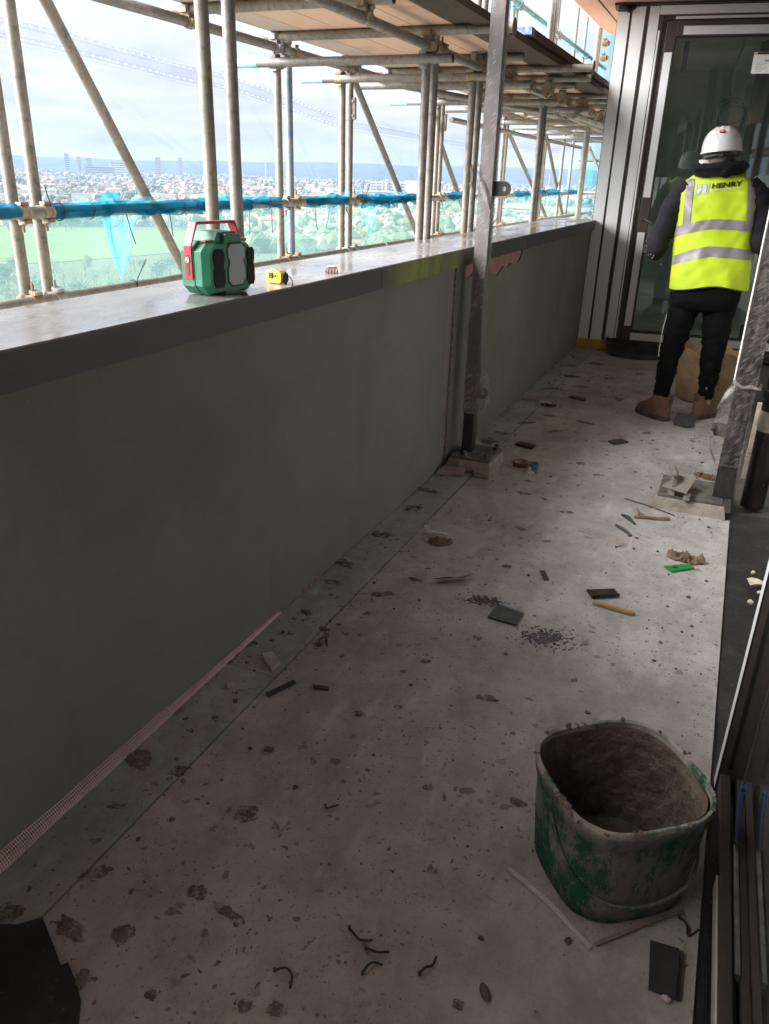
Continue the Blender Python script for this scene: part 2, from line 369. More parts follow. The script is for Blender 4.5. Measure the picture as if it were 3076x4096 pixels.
M['basepl'] = plain('cement_dusted_steel', (0.075,0.075,0.078), (0.17,0.16,0.145), 12, 0.6, 0.1, bump=0.5)
M['grout'] = plain('grey_grout', (0.36,0.32,0.28), (0.25,0.22,0.19), 14, 0.95, bump=0.8, bdist=0.01)
M['yellowwood'] = plain('yellow_timber_batten', (0.55,0.36,0.045), (0.42,0.27,0.04), 9, 0.7)
M['bluepl'] = plain('blue_plastic', (0.012,0.040,0.16), (0.010,0.030,0.12), 12, 0.4)
def mat_soffit():
    m = Mat('ribbed_pink_soffit')
    w = m.n('ShaderNodeTexWave', {'Scale': 9.0, 'Distortion': 0.0}); w.bands_direction = 'Y'; m.l(m.tc.outputs['Object'], w.inputs['Vector'])
    c = m.mix(m.ramp(m.noise(1.2, 4), 0.3, 0.7), (0.50,0.345,0.27), (0.45,0.30,0.235))
    c = m.mix(m.ramp(w.outputs['Fac'], 0.0, 0.25, 0.45, 0), c, (0.42,0.30,0.24))
    return m.done(m.bsdf(c, 0.6, 0, w.outputs['Fac'], 0.5, 0.01))
M['soffit'] = mat_soffit()
M['white'] = plain('white_plastic', (0.60,0.60,0.62), (0.55,0.55,0.57), 20, 0.25, bump=0.03)
M['paper'] = plain('white_paper', (0.78,0.78,0.76), (0.7,0.7,0.68), 20, 0.7)
# ------------------------------------------------------------------ the balcony: floor, soffit, facade
WX = -1.315                      # inner face of the parapet
def struct(name, mb, m, **kw): o = mb.build(name, m, **kw); o['kind'] = 'structure'; return o
b = MB(); b.bx(-1.66, 0.75, -8.0, 8.2, -0.30, -0.022); struct('balcony_slab', b, M['slab'])
b = MB(); b.bx(-1.122, 0.187, -8.0, 7.86, -0.02, 0.0); struct('balcony_floor', b, M['floor'])
b = MB()
b.bx(WX, -1.127, -8.0, 1.80, -0.02, 0.002); b.bx(WX, -1.127, 1.803, 5.55, -0.02, 0.001); b.bx(WX, -1.127, 5.553, 7.80, -0.02, 0.002)
struct('floor_edge_strip', b, M['strip'])
# slab over the balcony, ribbed underneath, with a board joint
b = MB(); b.bx(-1.64, 2.5, -8.2, 8.9, 2.86, 3.15)
b.loft([[(-1.64, 8.9, 2.86), (2.5, 8.9, 2.86), (2.5, 8.9, 3.15), (-1.64, 8.9, 3.15)]] +
       [[(-1.64 + k*k*0.016, 8.9 + k*0.28, 2.86), (2.5, 8.9 + k*0.28, 2.86), (2.5, 8.9 + k*0.28, 3.15), (-1.64 + k*k*0.016, 8.9 + k*0.28, 3.15)] for k in range(1, 8)], False, True)
sof = struct('ceiling_soffit', b, M['soffit'])
b = MB(); b.bx(-1.455, -1.445, -8.0, 8.9, 2.854, 2.862); o = b.build('soffit_joint', M['boarddark'], sof)
b = MB(); b.bx(-1.655, -1.635, -8.2, 8.9, 2.86, 3.17); o = b.build('soffit_edge_trim', M['film'], sof)
# facade line to the right of and behind the viewer
fac = thing('side_facade', 'dark framed glazed facade running along the right of the balcony', 'facade')
b = MB(); b.bx(0.66, 0.74, -8.0, 8.1, 0.0, 0.12); b.bx(0.66, 0.74, -8.0, 8.1, 2.70, 2.86)
for y in (-7.0, -5.7, -4.4, -3.1, -1.8, -0.5, 0.8, 2.1, 3.4, 4.7, 6.0, 7.3): b.bx(0.655, 0.745, y, y + 0.09, 0.12, 2.70)
b.build('frame', M['frame'], fac)
M['panel'] = plain('pale_bounce_panel', (0.60,0.585,0.56), (0.52,0.51,0.49), 3, 0.6)
for y in (-6.91, -5.61, -4.31, -3.01, -1.71, -0.41, 0.89, 2.19, 3.49, 4.79, 6.09):
    b = MB(); b.bx(0.68, 0.71, y, y + 1.21, 0.12, 1.60); b.build('bounce_panel', M['panel'], fac)  # pale panels added below the glass to bounce sunlight onto parapet and floor
    b = MB(); b.bx(0.69, 0.71, y, y + 1.21, 1.60, 2.70); b.build('glass_panel', M['glassnear'], fac)
b = MB(); b.bx(-1.66, 2.5, -8.2, -8.0, 0, 2.86); struct('wall_behind', b, M['concrete'])
b = MB(); b.bx(2.4, 2.5, -8.0, 8.1, 0, 2.86); struct('room_wall', b, M['concrete'])
b = MB(); b.bx(0.75, 2.4, -8.0, 8.1, -0.02, 0.01); struct('room_floor', b, M['concrete'])
tb = MB(); tb.bx(-1.60, 9.0, -8.2, 13.5, -50.0, -0.31)
t = tag(tb.build('tower_block', M['concrete']), 'concrete body of the tall block below the balcony', 'building')

# ------------------------------------------------------------------ parapet
par = thing('parapet_wall', 'low grey rendered parapet wall with dark metal coping along the balcony', 'wall')
b = MB(); b.bx(-1.64, WX - 0.018, -8.0, 7.98, -0.02, 1.12); b.build('core', M['concrete'], par)
b = MB(); b.bx(WX - 0.016, WX, -8.0, 3.86, 0.004, 1.10); b.build('render_panel', M['render'], par)
# second panel: its top edge broken away below the coping
top = [(3.97, 1.10), (3.97, 0.0)]
prof = [(7.98, 0.0), (7.98, 1.10), (5.32, 1.10), (5.31, 1.035), (5.22, 0.99), (5.05, 1.005), (4.97, 0.985), (4.88, 1.0), (4.80, 0.975), (4.74, 0.955), (4.70, 0.975), (4.62, 0.985), (4.5, 0.965), (4.4, 0.99), (4.32, 0.975), (4.27, 1.02), (4.22, 1.0), (4.13, 1.005), (4.11, 1.10), (3.97, 1.10), (3.97, 0.0)]
b = MB(); b.extr([(WX - 0.016, y, max(z, 0.004)) for y, z in prof], (0.016, 0, 0)); b.build('render_panel', M['render'], par)
b = MB(); b.bx(WX - 0.018, WX - 0.010, 4.05, 5.40, 0.92, 1.11); b.build('exposed_insulation', M['pink'], par)
b = MB(); b.bx(WX - 0.016, WX - 0.011, 3.86, 3.97, 0.004, 1.10); b.build('joint_strip', plain('joint_render', (0.22,0.22,0.19), (0.26,0.20,0.18), 8, 0.9), par)
random.seed(5)
for y, sgn in ((3.862, -1), (3.968, 1)):      # torn pink edges of the joint
    b = MB()
    for k in range(26):
        z = 0.03 + k * 0.04
        if random.random() < 0.65:
            d = random.uniform(0.003, 0.014); h = random.uniform(0.010, 0.022)
            b.extr([(WX - 0.008, y, z), (WX - 0.008, y + sgn * d, z + h * 0.5), (WX - 0.008, y, z + h)], (0.010, 0, 0))
    b.build('torn_edge', M['pink'], par)
prev = -8.0
for y in (-4.1, -1.75, 0.59, 2.938, 5.29, 7.99):
    b = MB()
    z1 = 1.163
    b.extr([(-1.283, prev, 1.078), (-1.283, prev, z1 - 0.004), (-1.287, prev, z1), (-1.668, prev, z1 - 0.002), (-1.672, prev, 1.06), (-1.669, prev, 1.06), (-1.665, prev, 1.13), (-1.287, prev, 1.13), (-1.287, prev, 1.078)][::-1], (0, y - prev - 0.004, 0))
    b.build('coping', M['coping'], par); prev = y
# glass-fibre mesh poking out under the render
def mesh_strip(y0, y1, w0, w1, rag=0.0):
    b = MB(); n = int((y1 - y0) / 0.0065)
    def pt(y, t):
        w = lerp(w0, w1, (y - y0) / (y1 - y0)) * (1 + 0.15 * noise.noise(Vector((y*7, 1, 2))))
        z0 = 0.006 + w * (1.35 + 0.12*noise.noise(Vector((y*11, 0, 0)))); x0 = WX + 0.003
        x1 = WX + w * 0.85
        return Vector((lerp(x0, x1, t) + 0.012*math.sin(t*math.pi)*w/0.04, y, lerp(z0, 0.006, t)))
    for k in range(n):
        y = y0 + (k + 0.5) * 0.0065
        P = [pt(y, t) for t in (0, 0.33, 0.66, 1.0)]
        for p, q in zip(P, P[1:]): b.box((p+q)/2, ((q-p).length, 0.0016, 0.0010), (0, -math.atan2((q-p).z, (q-p).x), 0))
    for t in (0.0, 0.2, 0.4, 0.6, 0.8, 1.0):
        m = 24
        for k in range(m):
            p, q = pt(lerp(y0, y1, k/m), t), pt(lerp(y0, y1, (k+1)/m), t); b.tube(p, q, 0.0010, 4)
    return b
mesh_strip(0.55, 1.50, 0.028, 0.019).build('fibre_mesh', M['mesh'], par)
mesh_strip(1.50, 2.15, 0.016, 0.008).build('fibre_mesh', M['mesh'], par)
b = MB(); random.seed(3)
for y in (2.32, 2.37, 2.41, 2.45, 2.62, 2.66):
    b.extr([(WX, y, 0.0), (WX, y + random.uniform(0.02, 0.05), 0.0), (WX, y + 0.02, random.uniform(0.010, 0.022))], (0.004, 0, 0))
b.build('torn_mesh', M['pink'], par)

# ------------------------------------------------------------------ scaffolding
sca = thing('scaffolding', 'worn tubular steel scaffolding with timber platform outside the parapet', 'scaffolding')
RT = 0.0242
OX, IX = -2.75, -1.80
def tube(name, a, b_, m='tube', r=RT):
    mb = MB(); mb.tube(a, b_, r, 14); return mb.build(name, M[m], sca, True, ang=60)
outer = [(-5.5,'tube'), (-3.4,'tube'), (-1.5,'tube'), (0.46,'tube'), (0.60,'tube2'), (2.53,'tube'), (2.655,'tube'), (4.65,'tube'), (4.785,'tubeblue'), (5.53,'tube'), (5.655,'tube2'), (7.49,'tube'), (7.60,'tube'), (9.70,'tube'), (9.82,'tube'), (11.72,'tube'), (11.84,'tube'), (13.05,'tube'), (13.75,'tubeblue')]
inner = [(-5.5,'tube'), (-3.4,'tube'), (-1.5,'tube'), (0.46,'tube2'), (0.60,'tube2'), (2.56,'tube'), (2.72,'tube2'), (4.67,'tube2'), (4.80,'tube2'), (5.53,'tube'), (5.67,'tube2'), (7.49,'tube2'), (7.585,'tube2'), (9.66,'tube'), (9.76,'tube2'), (11.70,'tube'), (11.80,'tube2')]
def std(x, y, m): return tube('standard', (x, y, -5.0), (x, y, 4.62), m)
for y, m in outer: std(OX, y, m)
for y, m in inner: std(IX, y, m)
RAILX = OX + 0.052
tube('guard_rail', (RAILX, -8.5, 1.312), (RAILX, 5.9, 1.312)); tube('guard_rail', (RAILX, 5.93, 1.308), (RAILX, 15.5, 1.295))
tube('ledger', (RAILX, -8.5, 0.966), (RAILX, 6.2, 0.960)); tube('ledger', (RAILX, 6.23, 0.960), (RAILX, 15.5, 0.955))
tube('ledger', (RAILX, -8.5, 2.158), (RAILX, 6.8, 2.158), 'tube2'); tube('ledger', (RAILX, 6.83, 2.158), (RAILX, 15.5, 2.150))
tube('ledger', (IX + 0.052, -8.5, 2.140), (IX + 0.052, 4.62, 2.140), 'tube2'); tube('ledger', (IX + 0.052, 4.65, 2.14), (IX + 0.052, 12.6, 2.145), 'tube2')
tube('guard_rail', (RAILX, 3.0, 3.22), (RAILX, 15.5, 3.25))
# facade braces in the outer plane
BX = OX - 0.052
def brace(y0, z0, y1, z1, lo=0.2, hi=3.4):
    s_ = (y1 - y0) / (z1 - z0)
    return tube('brace', (BX, y0 + (hi - z0)*s_, hi), (BX, y0 + (lo - z0)*s_, lo), 'tube')
BX = OX + 0.055; brace(2.787, 2.094, 3.58, 0.954, 0.55, 3.3); BX = OX - 0.052
brace(5.853, 2.094, 7.012, 1.155, 0.3, 2.3); brace(7.66, 1.83, 8.32, 1.346, 0.4, 2.3); brace(9.92, 2.065, 11.19, 1.54, 0.4, 2.4)
brace(12.0, 2.1, 13.4, 1.2, 0.4, 2.4); brace(11.4, 3.9, 12.6, 2.5, 2.3, 4.4)
# transoms clamped to the standards, blue-painted outer ends
for y, x0, x1, z in ((4.60,-3.02,-1.62,2.085), (5.475,-3.04,-1.67,2.088), (7.43,-3.2,-1.66,2.10), (9.61,-3.2,-1.70,2.07), (11.66,-3.15,-1.7,2.065), (13.0,-3.15,-1.7,2.065)):
    tube('transom', (x0 + 0.17, y, z), (x1, y, z), 'tube2')
    tube('transom_end', (x0, y, z), (x0 + 0.17, y, z + 0.0002), 'sleeve', RT + 0.0012)
# transoms under the boards
for y, x0, x1, m in ((0.9,-2.83,-1.4,'tube'), (2.2,-2.83,-1.45,'tube'), (3.72,-2.83,-1.60,'tube'), (4.55,-2.86,-1.28,'tube'), (5.62,-2.83,-1.5,'tube2'), (6.20,-2.83,-1.16,'tube'), (6.80,-2.86,-1.28,'tube'), (7.32,-2.83,-1.50,'tube2'), (8.20,-2.83,-1.36,'tube'), (9.33,-2.83,-1.55,'tube'), (10.3,-2.83,-1.5,'tube2'), (11.4,-2.83,-1.5,'tube')):
    tube('transom', (x0, y, 2.209), (x1, y, 2.209), m)
    if y in (4.55, 6.20):
        b = MB(); b.tube((x1, y, 2.209), (x1 + 0.004, y, 2.209), 0.045, 16); b.build('end_cap', M['tube2'], sca, True)
for y in (0.6, 2.6, 4.6, 6.6, 8.6, 10.6, 12.6): tube('lower_transom', (-2.85, y, 0.236), (-1.7, y, 0.236), 'tube2')
# black discs painting in the shaded bores of tube ends facing the balcony
for y, x, z in ((4.60,-1.62,2.085), (5.475,-1.67,2.088), (7.43,-1.66,2.10), (3.72,-1.60,2.209), (6.80,-1.28,2.209)):
    b = MB(); b.tube((x - 0.002, y, z), (x + 0.0008, y, z), RT - 0.004, 14); b.build('bore_shade', M['frameblack'], sca)
# coupler: band round a vertical tube, band round a tube along Y beside it, flap, bolts
b = MB()
b.tube((0,0,-0.026), (0,0,0.026), 0.0305, 12); b.tube((0.05,-0.026,0), (0.05,0.026,0), 0.0305, 12)
b.box((0.025,0,0), (0.03,0.05,0.05)); b.box((-0.006,0.036,0), (0.035,0.014,0.042), (0,0,0.25)); b.box((0.056,0.0,0.036), (0.035,0.042,0.014), (0,0.25,0))
b.tube((-0.03,0.042,0.0), (0.045,0.046,0.0), 0.0065, 8); b.tube((0.026,0.044,0), (0.04,0.045,0), 0.013, 6)
b.tube((0.04,0,0.075), (0.045,0,0.005), 0.0065, 8); b.tube((0.041,0,0.048), (0.0415,0,0.034), 0.013, 6)
b.box((0.0,-0.036,0), (0.03,0.012,0.04)); b.box((0.05,0,-0.036), (0.03,0.04,0.012))
cpl = b.build('coupler', M['coupler'], sca, True, ang=35)
cpl2 = inst(cpl, sca, Matrix.Identity(4)); cpl2.data = cpl.data.copy(); cpl2.data.materials[0] = mat_tube('grey_blue_coupler', (0.30,0.34,0.40), (0.40,0.36,0.29), (0.22,0.12,0.07), 0.5)
protos = [cpl, cpl2]; first = [True, True]; random.seed(11)
ZX = Matrix.Rotation(R(-90), 4, 'Z'); YX = Matrix(((0,1,0,0),(0,0,1,0),(1,0,0,0),(0,0,0,1)))
def couple(p, Mx):
    k = 0 if random.random() < 0.65 else 1
    T = Matrix.Translation(p) @ Mx
    if first[k]: protos[k].matrix_local = T; first[k] = False
    else: inst(protos[k], sca, T)
for y, m in outer:
    if y < 2: continue
    for z in (1.312, 0.962, 2.158): couple((OX, y, z), Matrix.Rotation(R(180), 4, 'X') if random.random() < 0.5 else Matrix.Identity(4))
    if y > 4: couple((OX, y, 3.23), Matrix.Identity(4))
for y, m in inner:
    if y < 2: continue
    couple((IX, y, 2.142), Matrix.Identity(4))
for y, z in ((4.60,2.085), (5.475,2.088), (7.43,2.10), (9.61,2.07), (11.66,2.065)):
    ys = min((q for q, _ in inner), key=lambda q: abs(q - y - 0.05))
    couple((IX, ys, z), ZX); couple((OX, ys, z), ZX)
for y in (3.72, 4.55, 5.62, 6.20, 6.80, 7.32, 8.20, 9.33, 10.3): couple((IX + 0.052, y, 2.145), YX); couple((RAILX, y, 2.158), YX)
for x, y, z in ((IX, 5.53, 1.50), (IX, 9.66, 1.75), (OX, 7.60, 1.95), (OX, 5.655, 1.92)):     # sleeve couplers joining standards
    b = MB(); b.tube((x, y, z - 0.075), (x, y, z + 0.075), 0.030, 14); b.box((x + 0.034, y, z), (0.02, 0.03, 0.14))
    for dz in (-0.045, 0.045): b.tube((x + 0.03, y - 0.022, z + dz), (x + 0.03, y + 0.022, z + dz), 0.008, 8)
    b.build('sleeve_coupler', M['tube'], sca, True, ang=40)
# the platform
random.seed(21)
xs = -2.72
for lane in range(5):
    y = 3.42 + 0.03 * (lane % 3); first_b = True
    b = MB(); b.bx(xs, xs + 0.217, -8.5, 1.55 + 0.02*(lane % 2), 2.2345, 2.272); b.build('platform_board', M['board'], sca)  # unseen near run, added and cut short to set light on the floor
    while y < 12.5:
        ln = 3.9 if not first_b else 4.8; first_b = False
        b = MB(); b.bx(xs, xs + 0.217, y, min(y + ln, 13.0), 2.2345, 2.272)
        b.build('platform_board', M['boardgrey'] if lane == 0 else M['board'], sca); y += ln + 0.01
    for k in range(-2, 4):
        b = MB(); b.bx(xs, xs + 0.217, -1.9 + k*3.95, 2.0 + k*3.95, 0.262, 0.300); b.build('lower_platform_board', M['boardgrey'], sca)
    xs += 0.2225
for y0, y1 in ((-8.5, -0.5), (-0.48, 1.58), (3.45, 6.5), (6.52, 10.4)):  # runs before the gap are unseen, added to shade the near floor
    b = MB(); b.bx(-1.605, -1.50, y0, y1, 2.235, 2.273); b.bx(-1.49, -1.385, y0, y1, 2.225, 2.263); b.build('platform_board', M['boarddark'], sca)
b = MB(); b.bx(-1.60, -1.36, 5.22, 9.4, 2.275, 2.312); b.build('platform_board', M['boarddark'], sca)
b = MB(); b.bx(-1.602, -1.358, 5.215, 5.30, 2.2745, 2.3135); b.build('board_end_band', plain('worn_blue_band', (0.10,0.15,0.34), (0.4,0.4,0.42), 30, 0.6), sca)
# the busier far bays: extra putlogs, a middle ledger, short ties
for y, x0, x1, z in ((6.05,-2.9,-1.55,2.10), (8.05,-3.0,-1.5,2.085), (8.75,-2.9,-1.45,2.209), (9.9,-3.05,-1.6,2.10), (10.75,-2.9,-1.5,2.209), (11.0,-3.0,-1.6,2.09), (12.2,-3.0,-1.6,2.09), (12.6,-2.9,-1.55,2.209), (13.6,-3.0,-1.6,2.07), (14.2,-3.0,-1.6,2.08)):
    tube('transom', (x0, y, z), (x1, y, z), 'tube2' if y % 1 < 0.5 else 'tube'); couple((IX, y + 0.05, z), ZX)
tube('ledger', (-2.28, 5.9, 2.165), (-2.28, 13.4, 2.165), 'tube2'); tube('ledger', (-1.60, 7.9, 2.03), (-1.60, 13.2, 2.03), 'tube'); tube('ledger', (RAILX, 7.7, 1.98), (RAILX, 14.5, 1.98), 'tube')
tube('brace', (-2.6, 6.3, 2.12), (-1.85, 8.3, 2.06), 'tube2'); tube('brace', (-1.9, 9.1, 2.1), (-1.55, 10.9, 1.95), 'tube')
for y, z in ((7.32,2.10), (8.2,2.12), (9.33,2.10), (6.8,2.12), (10.3,2.1)): couple((-1.60, y, z), YX)
# cross tubes and couplings of the far upper lift
for z in (2.72, 2.86, 3.06, 3.16): couple((IX + 0.05, 9.9, z), ZX)
tube('transom', (-1.9, 9.9, 3.1), (-1.45, 9.95, 3.02)); tube('standard', (-1.62, 9.9, 2.25), (-1.62, 9.9, 3.4)); tube('transom', (-2.75, 14.4, 1.8), (-1.7, 14.4, 1.8)); tube('transom', (-2.75, 14.4, 1.3), (-1.7, 14.4, 1.3)); tube('standard', (-2.35, 14.4, -5), (-2.35, 14.4, 4.6)); tube('brace', (-2.6, 14.35, 2.0), (-1.8, 14.35, 0.6))

# ------------------------------------------------------------------ debris netting
net = thing('debris_netting', 'fine translucent debris netting hung on the outside of the scaffolding', 'netting')
def sheet(name, P, nu, nv, m, parent=None, smooth=True):
    b = MB(); b.add([P(i/nu, j/nv) for j in range(nv+1) for i in range(nu+1)], [(j*(nu+1)+i, j*(nu+1)+i+1, (j+1)*(nu+1)+i+1, (j+1)*(nu+1)+i) for j in range(nv) for i in range(nu)])
    return b.build(name, m, parent, smooth)
def wob(y, z, a=0.035): return a * noise.noise(Vector((y*0.9, z*0.8, 3.1))) + 0.012*noise.noise(Vector((y*4, z*1.2, 0)))
NX = OX - 0.10
sheet('upper_sheet', lambda u, v: (NX - 0.02 + wob(lerp(-9, 15.6, u), lerp(1.29, 4.6, v)), lerp(-9, 15.6, u), lerp(1.29, 4.6, v)), 160, 22, M['net'], net)
sheet('lower_sheet', lambda u, v: (NX + wob(lerp(-9, 15.6, u), lerp(-5, 1.33, v)), lerp(-9, 15.6, u), lerp(-5, 1.33, v)), 160, 30, M['netlow'], net)
sheet('end_sheet', lambda u, v: (lerp(NX, -1.75, u), 15.0 + 0.08*math.sin(u*19) + 0.03*math.sin(v*9+u*7), lerp(-1.5, 4.6, v)), 50, 10, M['netteal'], net)
def bandz(y): return table([(1.0, 2.06), (2.8, 1.985), (4.05, 1.955), (5.93, 1.825), (8.48, 1.80), (11.5, 1.87), (15.6, 2.0)], y)[0]
for dz, w in ((0.0, 0.075), (0.018, 0.006), (-0.02, 0.006), (0.034, 0.005), (-0.036, 0.005), (0.05, 0.003), (-0.05, 0.003)):
    sheet('seam_band', lambda u, v: (NX + 0.012 - abs(dz)*0.05 + wob(lerp(-1, 15.6, u), 1.9), lerp(-1, 15.6, u), bandz(lerp(-1, 15.6, u)) + dz + (v - 0.5) * w), 110, 1, M['netband'], net)
b = MB()
for k in range(230):
    y = 1.2 + k * 0.058
    for dz in (0.028, -0.028):
        c = Vector((NX + 0.022 + wob(y, 1.9), y, bandz(y) + dz)); b.add([c + Vector((0, -0.011, 0)), c + Vector((0, 0, -0.004)), c + Vector((0, 0.011, 0)), c + Vector((0, 0, 0.004))], [(0,1,2,3)])
b.build('eyelet_row', mat_net('bright_eyelet', (0.95,0.95,0.95), 0.45, 0.6, 5), net)['kind'] = 'stuff'
# creases where the net is pulled towards its ties
b = MB()
for y0, z0, y1, z1 in ((3.05,1.85,4.2,1.36), (4.3,1.95,5.1,1.38), (5.0,1.72,5.4,1.34), (5.0,1.62,5.35,1.34), (6.6,1.7,7.3,1.38), (7.9,1.62,8.4,1.34), (3.4,1.75,4.0,1.5), (4.5,2.35,4.7,2.0), (2.0,1.46,3.2,1.40)):
    for k in range(3):
        e = 0.02 * k; b.add([(NX + 0.018, y0 + e*1.5, z0), (NX + 0.018, y0 + 0.006 + e*1.5, z0), (NX + 0.03, y1 + 0.012, z1), (NX + 0.03, y1, z1 + e*0.3)], [(0,1,2,3)])
b.build('net_crease', M['netband'], net)['kind'] = 'stuff'
# blue net bunched round the guard rail
def roll(y0, y1, r0, r1, seed, m='netblue', z=1.318):
    pts, rr = [], []
    n = max(8, int((y1 - y0) / 0.035))
    rings = []
    for k in range(n + 1):
        t = k / n; y = lerp(y0, y1, t); q = Vector((y*5, seed, 0)); rad = max(0.0262, lerp(r0, r1, t) * 0.70 * (1 + 0.75*noise.noise(q)) * (0.75 + 0.25*math.sin(math.pi*t)))
        ring = []
        for i in range(16):
            a = 2*math.pi*i/16; f = 1.08 + 0.50*noise.noise(Vector((math.cos(a)*1.3 + y*2.4, math.sin(a)*1.3, seed + y))) + 0.16*noise.noise(Vector((math.cos(a)*3 + y*9, math.sin(a)*3, seed + y*4)))
            ring.append((RAILX + math.cos(a)*rad*f, y, z + 0.012*noise.noise(q*0.7) + math.sin(a)*rad*f*1.05))
        rings.append(ring)
    b = MB(); b.loft(rings); return b.build('bunched_net', M[m], net, True, ang=80)
roll(2.30, 2.50, 0.040, 0.036, 1); roll(2.68, 3.02, 0.031, 0.034, 2); roll(2.98, 3.75, 0.044, 0.040, 3); roll(3.72, 4.22, 0.042, 0.050, 4); roll(4.18, 4.55, 0.044, 0.034, 5)
roll(4.86, 5.12, 0.036, 0.040, 6); roll(5.08, 5.50, 0.044, 0.040, 7); roll(5.72, 6.85, 0.044, 0.046, 8); roll(7.7, 8.3, 0.04, 0.036, 9); roll(10.2, 10.9, 0.05, 0.04, 10); roll(11.2, 12.8, 0.04, 0.045, 11); roll(13.4, 14.6, 0.04, 0.04, 12)
for y0, y1, s in ((8.6, 10.2, 20), (10.3, 11.6, 21), (11.8, 12.6, 22), (12.7, 14.2, 23)): roll(y0, y1, 0.05, 0.055, s, 'netteal', 3.23)
def flap(name, top, tip, bulge, m='netteal', n=14):
    (ya, za), (yb, zb) = top; yt, zt = tip
    def P(u, v):
        y = lerp(lerp(ya, yb, u), yt, v**0.9); z = lerp(lerp(za, zb, u), zt, v)
        y += (u - 0.5) * bulge * math.sin(v*math.pi)
        return (RAILX - 0.012 + 0.02*math.sin(u*11 + v*3)*(1 - v) , y, z)
    return sheet(name, P, n, 10, M[m], net)
flap('hanging_net', ((2.975, 1.30), (3.245, 1.30)), (3.085, 0.995), 0.05)
flap('hanging_net', ((2.97, 1.30), (3.05, 1.30)), (3.075, 1.0), -0.07)
flap('hanging_net', ((5.69, 1.28), (6.16, 1.28)), (5.965, 0.975), -0.05)
def drape(y0, y1, hang, sd, m='netteal', up=False):
    def P(u, v):
        y = lerp(y0, y1, u); h = hang*(0.45 + 0.75*abs(noise.noise(Vector((y*4.5, sd, 0)))) + 0.5*noise.noise(Vector((y*13, sd, 2))))
        return (RAILX + 0.030 + 0.022*math.sin(y*41 + sd) * v + 0.012*noise.noise(Vector((y*9, v*3, sd))), y, 1.318 + (0.02 if up else -0.005) + (h*v if up else -h*v))
    return sheet('draped_net', P, max(12, int((y1 - y0)*40)), 6, M[m], net)
drape(2.70, 3.05, 0.06, 1); drape(3.2, 3.9, 0.07, 2, 'netblue'); drape(3.85, 4.5, 0.09, 3); drape(4.9, 5.5, 0.08, 4); drape(5.7, 6.8, 0.09, 5, 'netblue'); drape(7.7, 8.4, 0.08, 6); drape(10.2, 11.2, 0.10, 7); drape(11.6, 12.8, 0.12, 8)
drape(2.75, 3.4, 0.05, 11, 'netteal', True); drape(3.6, 4.4, 0.06, 12, 'netteal', True); drape(5.0, 5.5, 0.06, 13, 'netteal', True); drape(5.8, 6.6, 0.05, 14, 'netteal', True)
flap('net_tuft', ((3.00, 1.345), (3.11, 1.345)), (3.05, 1.395), 0.08, 'netblue'); flap('net_tuft', ((5.64, 1.33), (5.80, 1.33)), (5.79, 1.44), 0.0)
flap('net_tuft', ((5.2, 1.3), (5.36, 1.3)), (5.25, 1.17), 0.0); flap('net_tuft', ((10.7, 1.29), (11.1, 1.29)), (10.85, 1.21), 0.0, 'netblue')
# black cable ties with long tails
for pts in ([(2.634,1.416),(2.64,1.385),(2.655,1.335)], [(3.11,1.29),(3.13,1.22),(3.156,1.157)], [(3.43,1.285),(3.438,1.23),(3.444,1.177)], [(3.222,1.083),(3.165,1.02),(3.142,0.992),(3.142,0.965)], [(4.166,1.283),(4.162,1.2),(4.159,1.147)], [(4.414,1.28),(4.414,1.2),(4.42,1.144)], [(4.97,1.278),(4.98,1.2),(5.002,1.135)], [(5.18,1.277),(5.16,1.2),(5.126,1.145)], [(5.396,1.288),(5.46,1.24),(5.547,1.165)], [(5.741,1.452),(5.725,1.39),(5.715,1.328)], [(5.86,1.43),(5.80,1.37),(5.77,1.33)], [(7.9,1.45),(7.8,1.38),(7.75,1.33)]):
    b = MB(); b.path([(RAILX + 0.028, y, z) for y, z in pts], 0.0024, 5); b.build('cable_tie', M['black'], net)
for y in (2.72, 2.90, 3.66, 3.55, 4.40, 5.05, 5.30, 5.74, 5.77, 3.142):
    b = MB(); z0 = 0.963 if y == 3.142 else 1.312; rr = 0.0262 if y == 3.142 else 0.036
    b.path([(RAILX + math.cos(a)*rr, y + 0.003*math.sin(a), z0 + math.sin(a)*rr) for a in [2*math.pi*k/14 for k in range(15)]], 0.0024, 5); b.build('tie_loop', M['black'], net)
